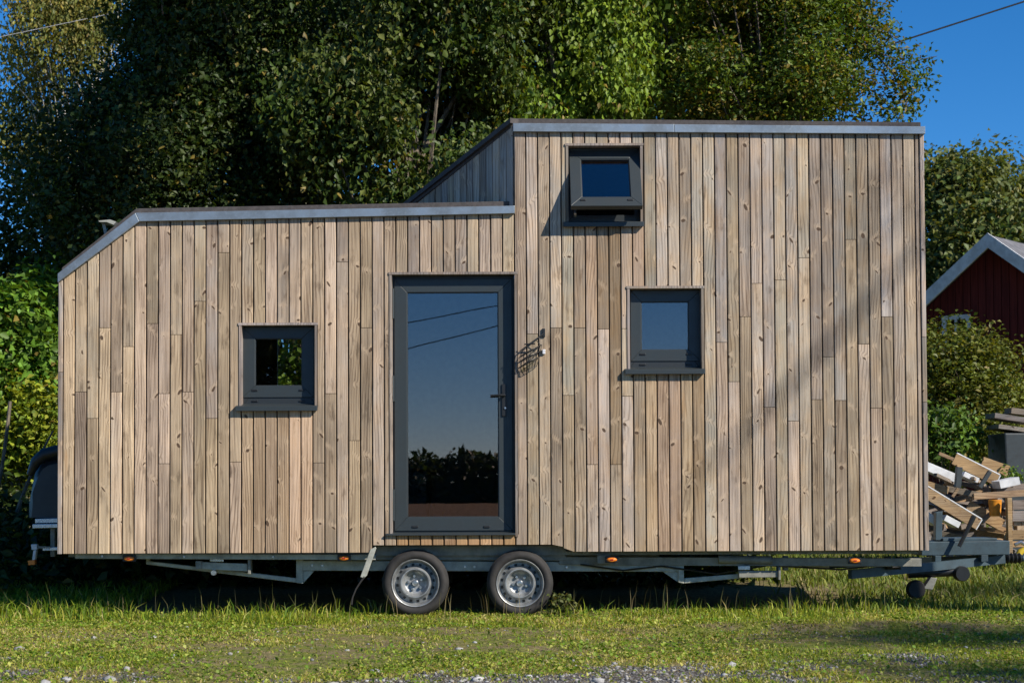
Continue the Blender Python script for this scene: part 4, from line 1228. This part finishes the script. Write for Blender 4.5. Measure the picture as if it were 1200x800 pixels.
# pallet frame with bricks at the right edge
pal = empty('pallet_crate', P(1194, 650, YP-.5)); tag(pal, 'wooden pallet crate standing at the end of the scrap heap', 'crate')
yq = YP-.5
def pb(nm, pts, y0, y1, m_, par, c=None):
    MB().prism(pxpoly(pts, y0), y0, y1).build(nm, m_, par, bevel=.004, color=c or (random.random(), .1, random.random(), 1))
pb('corner_post', [(1180.5, 583), (1186, 583), (1187, 650), (1182, 650)], yq, yq+.08, M['fresh'], pal)
for (t_, b_) in ((586, 597), (598.5, 610), (621, 632), (634, 641)):
    pb('slat', [(1186.5, t_), (1240, t_-1), (1240, b_-1), (1186.5, b_)], yq+.01, yq+.04, M['oldwood'] if t_ < 600 else M['fresh'], pal)
pb('corner_post', [(1240, 583), (1246, 583), (1246, 651), (1241, 651)], yq, yq+.08, M['fresh'], pal)
for i in range(6):
    for j in range(2):
        A = P(1188+i*9.4+(4 if j else 0), 611+j*5, yq+.06)
        b_ = MB().box((A.x, yq+.06, A.z-.046), (A.x+.083, yq+.20, A.z))
        b_.thing('brick', M['brick'], 'pale yellow brick stacked inside the pallet crate', 'brick', 'bricks in the pallet crate', bevel=.004)
o = MB().box((P(1186, 622, yq).x, yq+.05, P(1186, 622, yq).z-.012), (P(1246, 622, yq).x, yq+.3, P(1186, 622, yq).z)).build('shelf', M['oldwood'], pal, color=(.2, 0, .5, 1))
q = PG(1196, 661, .12)
MB().tube([P(1191, 655, yq-.4), P(1196, 646, yq-.4), P(1205, 641, yq-.4)], [.03, .035, .03], 10).thing('plastic_pipe', M['yellow'], 'yellow plastic pipe piece in front of the pallet crate', 'pipe', smooth=True)
MB().tube([P(1189, 638, yq-.3), P(1196, 635, yq-.3), P(1206, 640, yq-.3)], [.02, .02, .02], 8).thing('metal_tube', M['chrome'], 'bent shiny metal tube leaning on the pallet crate', 'tube', smooth=True)
# dark bin with old planks on top
yd2 = 6.0
bn = MB(); g0 = .17
q0, q1, q2, q3 = P(1177, 507, yd2), P(1215, 507, yd2), P(1218, 575, yd2), P(1180, 575, yd2)
bn.add([q3, q2, q1, q0]+[v+Vector((0, .7, 0)) for v in (q3, q2, q1, q0)], [(0,1,2,3), (7,6,5,4), (0,4,5,1), (1,5,6,2), (2,6,7,3), (3,7,4,0)])
bn.box((q3.x+.05, yd2+.05, g0), (q2.x-.05, yd2+.65, q3.z))
bn.thing('storage_bin', M['darkmetal'], 'dark grey plastic bin standing by the bush', 'bin', bevel=.02)
for i, (a_, b_, th_, dy) in enumerate((((1172, 499), (1215, 505), 5, .0), ((1169, 486), (1215, 493), 6, .05), ((1190, 480), (1222, 484), 7, .25))):
    A, B = P(*a_, yd2+dy), P(*b_, yd2+dy)
    MB().bar(A+Vector((0, .3, 0)), B+Vector((0, .3, 0)), .5-.1*i, th_/100).thing('old_plank', M['oldwood'],
        ('old grey plank resting directly on the dark bin', 'old grey plank in the middle of the stack on the bin', 'old grey plank topmost on the dark bin')[i], 'plank', 'old planks on the bin', color=(random.random(), 0, 1, 1))

# load under a tarp on the rear rack
YT = YK+.05
tp = MB(); prof = [(66+8, 607), (31, 606), (31, 590), (34, 570), (39, 552), (46, 540), (56, 534), (74, 532)]
pts = pxpoly(prof, YT)
rings_ = []
vs = []; n = len(pts); cx = sum(p[0] for p in pts)/n; cz = min(p[1] for p in pts)
layers = [(.0, .86), (.05, .97), (.2, 1.0), (.5, 1.0), (.68, .96), (.74, .84)]
for dy, s_ in layers:
    for i, (x_, z_) in enumerate(pts):
        w = (random.random()-.5)*.025
        vs.append((pts[0][0]+(x_-pts[0][0])*s_+w, YT+dy, cz+(z_-cz)*s_+w))
fs = [tuple(range(n)), tuple(reversed(range((len(layers)-1)*n, len(layers)*n)))]
for l in range(len(layers)-1):
    for i in range(n):
        fs.append((l*n+i, (l+1)*n+i, (l+1)*n+(i+1)%n, l*n+(i+1)%n))
tp.add(vs, fs)
load = tp.thing('covered_load', M['tarp'], 'bulky load under a dark grey tarp on the rear rack', 'covered load', smooth=True)
capm = MB().tube([P(35, 556, YT+.02), P(42, 541, YT-.0), P(52, 532.5, YT), P(74, 527, YT)], [.03, .05, .06, .06], 10)
cb = capm.build('black_hood', M['black'], None, smooth=True)
for vtx in cb.data.vertices: vtx.co -= load.location
cb.parent = load

# ================================================================== cables and poles
M['cable'] = plain_mat('black_cable', (.012,.012,.013), .6)
M['palecable'] = plain_mat('pale_cable', (.62,.62,.63), .5)
M['polewood'] = wood_mat('pole_wood', (.20,.16,.12), (.10,.08,.06), (.2,.19,.18), (.2,.15,.1), knots=False)
def cable(name, a, b, sag, r, mat, label, seg=24):
    a, b = Vector(a), Vector(b)
    pts = [a.lerp(b, i/seg)-Vector((0, 0, sag*4*(i/seg)*(1-i/seg))) for i in range(seg+1)]
    return MB().tube(pts, r, 6).thing(name, mat, label, 'cable', smooth=True)
def pole(x, y, h, label):
    z = float(gz(np.array([x]), np.array([y]))[0])
    p_ = empty('utility_pole', (x, y, z)); tag(p_, label, 'pole')
    MB().tube([(x, y, z-.3), (x, y, z+h)], [.13, .09], 12).build('shaft', M['polewood'], p_, smooth=True, color=(.3, 0, 1, 1))
    MB().box((x-.06, y-.55, z+h-.35), (x+.06, y+.55, z+h-.25)).build('cross_arm', M['polewood'], p_, color=(.6, 0, 1, 1))
    return p_
# cable that runs into the crown on the right
ca = P(1020, 60, 9.2); cb_ = P(1199, 2.5, 9.2); dcv = cb_-ca
cable('power_cable', ca-dcv*.75, ca+dcv*3.2, .0, .012, M['cable'], 'black overhead cable running into the right hand tree crown')
e_ = ca+dcv*3.2
pole(e_.x, e_.y, e_.z+.1-float(gz(np.array([e_.x]), np.array([e_.y]))[0]), 'wooden pole that carries the cable beyond the drawbar end')
la = P(-40, 52, 14); lb = P(150, 12, 14); dl = lb-la
cable('power_cable', la-dl*1.5, lb+dl*.2, .0, .0045, M['palecable'], 'thin pale cable crossing in front of the birch')
# the two wires whose reflections cross the door pane
for i, (a_, b_) in enumerate((((477, 377.6), (584, 356.7)), ((478, 407.5), (584, 381)))):
    A, B = P(*a_, 34.0), P(*b_, 34.0); A.y, B.y = -34.0, -34.0; d_ = B-A
    cable('power_cable', A-d_*6, B+d_*6, .0, .016, M['cable'], ('upper', 'lower')[i]+' black wire mirrored in the door pane')
for x_ in (-16.5, 17.5):
    z_ = (P(530, 367, 34.0).z)+(x_+1.1)*.2
    pole(x_, -34.0, max(3.0, z_)+.6, ('wooden pole across the field track, low end of the two wires', 'wooden pole across the field track, high end of the two wires')[x_ > 0])
# ================================================================== trees and shrubs
def g1(x, y): return float(gz(np.array([x]), np.array([y]))[0])
def sample_blob(N, c, r, thr, off, pw=.55, ns=.55):
    """points in an ellipsoid, thinned by noise so that the crown has gaps and clumps"""
    out = np.zeros((0, 3)); c = np.array(c); r = np.array(r); tries = 0
    while len(out) < N and tries < 30:
        d = unit(rng.normal(size=(N*2, 3))); u = rng.random((N*2, 1))**pw
        bump = 1+.35*(vnoise(d*2.3+off)[:, None]-.5)*2*.6
        p = c+d*u*r*bump
        k = vnoise(p*ns*2+off) > thr
        out = np.concatenate([out, p[k]]); tries += 1
    return out[:N]
def crown_leaves(cl, per, cr, L, pal, wts, hang=.3, tilt=.7, aspect=.62, outward=None):
    n = len(cl)
    k = np.repeat(np.arange(n), per); N = len(k)
    sp = np.clip(rng.normal(size=(N, 3)), -1.9, 1.9)*np.array([cr, cr, cr*(.7+.6*min(1, hang))])
    c = cl[k]+sp
    ax = rng.normal(size=(N, 3)); ax[:, 2] = ax[:, 2]*.5-hang*1.6
    ax = unit(ax)
    nr = rng.normal(size=(N, 3))*tilt; nr[:, 2] += 1.0
    if outward is not None: nr += unit(c-outward)*.6
    nr = unit(nr-ax*np.sum(nr*ax, 1, keepdims=True))
    LL = L*rng.uniform(.45, 1.35, N)
    v, f = leaf_arrays(c, ax, nr, LL, LL*aspect*rng.uniform(.8, 1.2, N))
    # each clump keeps its own shade of green
    base = palette(n, pal, wts, .25)[k]
    base[:, :3] *= rng.uniform(.8, 1.2, (N, 1))
    odd = rng.random(N) < .03
    base[odd, :3] = np.array([.20, .15, .03])*rng.uniform(.7, 1.3, (odd.sum(), 1))
    return v, f, base
def bez(a, b, c, n):
    return [a.lerp(b, t).lerp(b.lerp(c, t), t) for t in np.linspace(0, 1, n)]
def tree(name, label, cat, base, trunk_top, trunk_r, blobs, per, cr, L, pal, wts, nlimb=26, barkm='bark', hang=.3, thr=.42, aspect=.62, group=None, limb_r=.05, pw=.55, ns=.55, tilt=.7, extra=None, hmin=.12):
    bz = g1(*base); B = Vector((base[0], base[1], bz))
    t = empty(name, B); tag(t, label, cat, group)
    T = Vector(trunk_top)
    cls = np.concatenate([sample_blob(b_[2], b_[0], b_[1], b_[3] if len(b_) > 3 else thr, rng.uniform(0, 40), pw, ns) for b_ in blobs])
    mid = B.lerp(T, .5)+Vector((rng.uniform(-.25, .25), rng.uniform(-.25, .25), 0))
    tr = bez(B-Vector((0, 0, .2)), mid, T, 10)
    rad = [trunk_r*(1.25 if i == 0 else 1)*(1-.86*i/9) for i in range(10)]
    MB().tube(tr, rad, 10).build('trunk', M[barkm], t, smooth=True)
    lm = MB()
    for i in rng.choice(len(cls), min(nlimb, len(cls)), replace=False):
        e = Vector(cls[i]); h = min(.92, max(hmin, rng.uniform(.2, .85)*(e.z-B.z)/max(.5, T.z-B.z)))
        s_ = bez(B-Vector((0, 0, .2)), mid, T, 21)[int(h*20)]
        m2 = s_.lerp(e, .5)+Vector((0, 0, rng.uniform(.0, .25)*(e-s_).length))
        r0 = limb_r*rng.uniform(.6, 1.2)
        lm.tube(bez(s_, m2, e, 7), [r0*(1-.85*j/6) for j in range(7)], 5)
    lm.build('limbs', M[barkm], t, smooth=True)
    cen = np.mean(cls, 0)
    v, f, c = crown_leaves(cls, per, cr, L, pal, wts, hang, outward=cen, aspect=aspect, tilt=tilt)
    if extra is not None:                    # loose sprays at the edge of the crown
        ec, ep, er, chains = extra
        v2, f2, c2 = crown_leaves(ec, ep, er, L, pal, wts, hang, aspect=aspect, tilt=tilt)
        f = np.concatenate([f, f2+len(v)]); v = np.concatenate([v, v2]); c = np.concatenate([c, c2])
        sp_ = MB()
        for ch in chains: sp_.tube(ch, [.014-.010*j/(len(ch)-1) for j in range(len(ch))], 5)
        sp_.build('spray', M[barkm], t, smooth=True)
    o = leaves_object('crown', v-np.array(B), f, c, 4, M['leaf'], t)
    return t
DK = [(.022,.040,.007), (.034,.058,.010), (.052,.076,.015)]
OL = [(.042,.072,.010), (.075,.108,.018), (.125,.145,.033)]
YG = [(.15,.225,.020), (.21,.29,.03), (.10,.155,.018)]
PL = [(.065,.115,.010), (.13,.175,.018), (.19,.145,.021), (.045,.08,.009)]
def at(px, py, y): return tuple(P(px, py, y))
def S(px, y): return px/(F_PX/(DIST+y))      # pixels -> metres at depth y

SPR = [[(960, 30), (1000, 45), (1030, 62), (1060, 74), (1098, 66)], [(1020, 58), (1045, 84), (1058, 108), (1066, 134)], [(960, 70), (1000, 92), (1030, 112), (1052, 138)], [(985, 10), (1012, 28), (1040, 40), (1062, 52)],
       [(950, 100), (985, 118), (1008, 136), (1020, 150)]]
spr_ch = [[P(a, b, 8.0) for a, b in ch] for ch in SPR]
spr_pts = []
for ch in spr_ch:
    for a, b in zip(ch, ch[1:]):
        for k in range(6):
            spr_pts.append(tuple(a.lerp(b, k/6)+Vector(rng.normal(size=3)*.07)))
spr_pts = np.array(spr_pts)
# dark maple at the left
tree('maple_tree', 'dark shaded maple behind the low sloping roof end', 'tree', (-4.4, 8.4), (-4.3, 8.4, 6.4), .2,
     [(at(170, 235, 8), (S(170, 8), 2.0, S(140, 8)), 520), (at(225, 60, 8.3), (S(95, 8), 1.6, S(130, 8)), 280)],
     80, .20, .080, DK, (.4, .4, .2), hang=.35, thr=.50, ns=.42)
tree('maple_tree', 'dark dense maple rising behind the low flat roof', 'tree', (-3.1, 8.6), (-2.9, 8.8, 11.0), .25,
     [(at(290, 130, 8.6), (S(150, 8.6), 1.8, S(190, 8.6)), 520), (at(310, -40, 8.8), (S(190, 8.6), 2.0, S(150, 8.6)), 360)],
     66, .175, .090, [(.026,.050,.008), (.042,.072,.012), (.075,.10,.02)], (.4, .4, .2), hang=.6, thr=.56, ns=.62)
tree('maple_tree', 'olive green maple with sunlit leaves behind the slanting wall', 'tree', (-1.0, 7.2), (-1.2, 7.3, 10.0), .2,
     [(at(470, 150, 7.2), (S(150, 7.2), 1.6, S(130, 7.2)), 480), (at(500, 10, 7.5), (S(150, 7.2), 1.6, S(130, 7.2)), 420), (at(420, 250, 7), (S(110, 7), 1.2, S(70, 7)), 150)],
     70, .17, .092, OL, (.45, .35, .2), hang=.7, thr=.56, ns=.62, nlimb=46, barkm='twig', limb_r=.035)
tree('linden_tree', 'bright yellow green tree with hanging leaves over the high roof', 'tree', (1.2, 8.2), (1.3, 8.4, 11.0), .2,
     [(at(725, 60, 8), (S(75, 8), 1.3, S(125, 8)), 300), (at(610, 160, 7.8), (S(60, 8), 1.0, S(70, 8)), 130), (at(700, -60, 8.2), (S(130, 8), 1.6, S(100, 8)), 240)],
     60, .17, .088, YG, (.4, .3, .3), hang=1.1, thr=.48, barkm='twig')
tree('plum_tree', 'spreading tree with small reddish green leaves above the high roof end', 'tree', (3.9, 8.4), (3.8, 8.4, 9.5), .2,
     [(at(900, 60, 8.4), (S(130, 8.4), 1.7, S(110, 8.4)), 620), (at(850, -40, 8.6), (S(150, 8.4), 1.8, S(100, 8.4)), 420), (at(960, 30, 8.2), (S(80, 8), 1.0, S(80, 8)), 150), (at(830, 105, 8.0), (S(95, 8), 1.0, S(55, 8)), 200, .3), (at(930, 112, 8.0), (S(85, 8), 1.0, S(45, 8)), 150, .3),
      (at(1035, 92, 8.0), (S(40, 8), .4, S(30, 8)), 16), (at(1062, 88, 8.0), (S(34, 8), .3, S(22, 8)), 11), (at(1050, 125, 8.0), (S(20, 8), .3, S(24, 8)), 8)],
     42, .145, .072, PL, (.35, .3, .15, .2), hang=.25, thr=.48, aspect=.55, nlimb=60, limb_r=.04, extra=(spr_pts, 13, .085, spr_ch))
# second row, deep in shade
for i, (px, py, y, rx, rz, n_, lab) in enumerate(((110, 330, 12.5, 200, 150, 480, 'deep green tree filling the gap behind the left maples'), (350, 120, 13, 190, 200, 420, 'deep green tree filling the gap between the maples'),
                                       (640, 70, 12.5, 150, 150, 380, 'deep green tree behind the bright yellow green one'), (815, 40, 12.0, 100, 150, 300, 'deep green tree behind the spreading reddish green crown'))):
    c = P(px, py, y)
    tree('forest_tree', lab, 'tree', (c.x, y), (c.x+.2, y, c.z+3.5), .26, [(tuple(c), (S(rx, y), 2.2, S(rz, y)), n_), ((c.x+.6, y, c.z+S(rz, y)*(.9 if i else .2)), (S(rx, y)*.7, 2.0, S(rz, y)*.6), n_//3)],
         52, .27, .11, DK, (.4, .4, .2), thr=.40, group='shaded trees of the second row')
# birch far left
tree('birch_tree', 'tall birch with white branches and yellowing hanging leaves', 'tree', (P(95, 60, 18).x, 18.0), (P(112, -200, 18).x, 18.0, P(112, -160, 18).z), .06,
     [(at(70, 40, 18), (S(95, 18), 1.6, S(75, 18)), 380), (at(50, 150, 18), (S(80, 18), 1.5, S(60, 18)), 200), (at(80, -80, 18), (S(95, 18), 1.6, S(80, 18)), 200)],
     36, .20, .085, [(.16,.17,.035), (.22,.20,.04), (.11,.13,.03), (.28,.21,.045)], (.4, .3, .2, .1), barkm='birchbark', hang=1.2, thr=.55, nlimb=60, limb_r=.03)
# background tree right, behind the red building
tree('ash_tree', 'round background tree with olive leaves beside the red outbuilding', 'tree', (P(1130, 400, 27).x, 27.0), (P(1130, 300, 27).x, 27.0, P(1130, 210, 27).z), .3,
     [(at(1135, 300, 27), (S(95, 27), 3.0, S(100, 27)), 700), (at(1110, 215, 27), (S(45, 27), 1.5, S(38, 27)), 120), (at(1195, 270, 27.5), (S(60, 27), 2.0, S(85, 27)), 260)],
     36, .34, .17, [(.08,.115,.024), (.12,.145,.036), (.16,.17,.045)], (.35, .4, .25), thr=.47, hang=.4, nlimb=40)
# shrubs
tree('maple_shrub', 'leafy green maple shrub beside the left house corner', 'shrub', (P(-20, 640, 7.0).x, 7.0), (P(5, 330, 7.0).x, 7.0, P(5, 330, 7.0).z), .05,
     [(at(8, 370, 6.8), (S(62, 6.8), .7, S(85, 6.8)), 260), (at(-70, 400, 7), (S(70, 7), .8, S(140, 7)), 200), (at(15, 440, 6.6), (S(62, 6.6), .6, S(60, 6.6)), 170)],
     34, .15, .105, [(.10,.20,.022), (.14,.25,.03), (.07,.13,.016)], (.4, .35, .25), hang=.3, thr=.40, aspect=.85, nlimb=20, limb_r=.012, barkm='twig')
tree('raspberry_shrub', 'yellow green shrub with bent bare stems behind the tarp covered load', 'shrub', (P(30, 640, 6.2).x, 6.2), (P(30, 500, 6.2).x, 6.2, P(30, 480, 6.2).z), .035,
     [(at(30, 500, 6.2), (S(62, 6.2), .5, S(60, 6.2)), 210), (at(-50, 520, 6.2), (S(60, 6.2), .6, S(70, 6.2)), 110)],
     30, .13, .085, [(.20,.26,.022), (.27,.31,.03), (.12,.18,.018)], (.4, .3, .3), hang=.2, thr=.36, aspect=.7, nlimb=24, limb_r=.014, barkm='twig')
st = MB().tube(bez(P(20, 600, 3.0), P(32, 560, 3.0), P(62, 505, 3.0), 8), [.022, .021, .02, .018, .016, .014, .012, .01], 6)
st.thing('bare_stem', M['twig'], 'bent bare grey stem leaning between the shrub and the house', 'branch', smooth=True)
st = MB().tube(bez(P(-5, 585, 2.9), P(5, 540, 2.9), P(12, 470, 2.9), 8), [.018]*8, 6)
st.thing('bare_stem', M['twig'], 'upright bare stem inside the left shrub', 'branch', smooth=True)
tree('privet_bush', 'large rounded olive green bush in front of the red outbuilding', 'bush', (P(1150, 560, 9).x, 9.0), (P(1150, 420, 9).x, 9.0, P(1150, 420, 9).z), .08,
     [(at(1105, 450, 8.8), (S(62, 9), 1.0, S(80, 9)), 330), (at(1155, 455, 9.0), (S(50, 9), 1.0, S(68, 9)), 260), (at(1205, 462, 9.2), (S(55, 9), 1.2, S(58, 9)), 240), (at(1150, 520, 8.4), (S(100, 8.4), .8, S(42, 8.4)), 170)],
     34, .14, .072, [(.10,.125,.016), (.145,.165,.024), (.18,.17,.035), (.07,.09,.014)], (.35, .35, .15, .15), thr=.42, hang=.0, nlimb=50, limb_r=.018)
tree('hazel_bush', 'broad dark hazel bush hidden between the house end and the red outbuilding', 'bush', (5.2, 17.0), (5.2, 17.0, 4.2), .1,
     [((5.0, 17.0, 2.6), (2.6, 1.2, 2.1), 260), ((7.0, 21.0, 3.4), (2.4, 1.4, 2.6), 240)], 40, .24, .12, OL, (.4, .35, .25), thr=.34, nlimb=30)
tree('nettle_clump', 'bright green nettles growing up behind the white plank', 'plant', (P(1110, 560, 6.6).x, 6.6), (P(1110, 540, 6.6).x, 6.6, P(1110, 510, 6.6).z), .02,
     [(at(1108, 512, 6.6), (S(42, 6.6), .5, S(34, 6.6)), 100)],
     26, .10, .085, [(.085,.16,.022), (.12,.20,.03), (.055,.10,.018)], (.4, .35, .25), thr=.3, hang=.4, aspect=.5, nlimb=24, limb_r=.008)
tree('nettle_clump', 'few leafy green sprouts beside the dark bin', 'plant', (P(1183, 590, 5.5).x, 5.5), (P(1183, 560, 5.5).x, 5.5, P(1183, 555, 5.5).z), .012,
     [(at(1186, 558, 5.5), (S(16, 5.5), .15, S(12, 5.5)), 14)], 12, .05, .06, [(.085,.16,.022), (.12,.20,.03)], (.5, .5), thr=.2, nlimb=6, limb_r=.006)
tree('ground_weed', 'leafy weed growing against the right hand wheel', 'plant', (P(655, 712).x, -.02), (P(655, 700).x, -.02, .16), .006,
     [((P(657, 704).x, -.03, .11), (.11, .06, .09), 26)], 9, .025, .04, [(.10,.13,.03), (.14,.16,.05)], (.5, .5), thr=.2, nlimb=12, limb_r=.004)
tree('hazel_sapling', 'sunlit yellow green sapling seen through the small left window', 'tree', (-2.2, 5.0), (-2.2, 5.0, 2.9), .03,
     [((-2.25, 5.0, 2.15), (.55, .35, .75), 80)], 26, .12, .085, YG, (.4, .3, .3), thr=.36, hang=.4, nlimb=20, limb_r=.01, barkm='twig')
# tall trees beside the camera, outside the picture, whose shade falls on the wood behind and on the right hand boards
tree('shade_tree', 'tall broadleaf tree standing out in front of the drawbar end', 'tree', (8.0, -2.6), (6.6, -2.6, 19.5), .3,
     [((5.3, -2.8, 17.6), (2.7, 2.3, 2.9), 460)], 40, .34, .20, DK, (.4, .4, .2), thr=.36, nlimb=30, hmin=.72)
sb = tree('limb_tree', 'sparse broadleaf tree by the field whose limbs shade the right hand boards', 'tree', (20.6, -12.6), (20.4, -12.4, 21.0), .2,
     [((21.0, -12.0, 20.0), (2.4, 1.6, 2.6), 70), ((17.3, -12.35, 11.4), (3.2, .24, .3), 120, 0.0), ((17.6, -14.6, 11.4), (3.0, .45, .3), 130, 0.0), ((18.8, -8.0, 11.4), (1.8, .55, .35), 100, 0.0), ((16.4, -12.0, 11.4), (1.2, .1, .2), 16, 0.0)], 26, .25, .13, DK, (.4, .4, .2), thr=.4, nlimb=14, limb_r=.02, hmin=.66)
lo_ = MB()
lo_.tube(bez(Vector((20.5, -12.4, 18.2)), Vector((19.0, -12.1, 16.6)), Vector((16.8, -11.9, 14.4)), 8), [.05, .05, .048, .045, .04, .035, .03, .02], 8)
lo_.build('low_limb', M['bark'], sb, smooth=True)
# dark tree across the yard whose reflection fills the small left pane
tree('yard_tree', 'dark round tree across the yard, mirrored in the small left window', 'tree', (-7.0, -29.5), (-7.0, -29.5, 7.5), .2,
     [((-6.6, -29.5, 5.0), (2.4, 2.0, 2.9), 420)], 40, .28, .18, DK, (.5, .4, .1), thr=.25, nlimb=20)
# undergrowth in the shade behind the house
cl = np.stack([np.concatenate([rng.uniform(-3.9, 2.6, 1100), rng.uniform(-11, -4.6, 900)]), np.concatenate([rng.normal(3.6, .35, 1100), rng.normal(9.2, .4, 900)]), .05+np.concatenate([1.5*rng.random(1100), 2.4*rng.random(900)])], 1)
cl[:, 2] += gz(cl[:, 0], cl[:, 1])*.8
wd = np.stack([rng.uniform(-8.5, -3.75, 700), rng.uniform(2.2, 6.0, 700), .05+.75*rng.random(700)**1.3], 1); wd[:, 2] += gz(wd[:, 0], wd[:, 1])
cl = np.concatenate([cl, wd])
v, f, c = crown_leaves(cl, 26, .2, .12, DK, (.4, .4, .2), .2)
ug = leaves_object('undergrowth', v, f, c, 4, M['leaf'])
tag(ug, 'dark leafy undergrowth in the shade behind the house', 'undergrowth', kind='stuff')

# far wood and field edge behind the camera: seen only as reflections in the panes
cl = []
for xx in np.arange(-110, 110, 1.6):
    hh = .8+12.0*fbm(np.array([xx]), np.array([0.]), .16, 3.3)[0]
    n_ = 70
    cl.append(np.stack([rng.normal(xx, 1.6, n_), rng.normal(-255, 3, n_), -1.0+hh*rng.random(n_)], 1))
cl = np.concatenate(cl)
v, f, c = crown_leaves(cl, 5, .5, 1.4, DK, (.4, .4, .2), .1)
fw = leaves_object('far_wood', v, f, c, 4, M['leaf'])
tag(fw, 'dark wood at the far edge of the field, mirrored in the door pane', 'wood', kind='stuff')
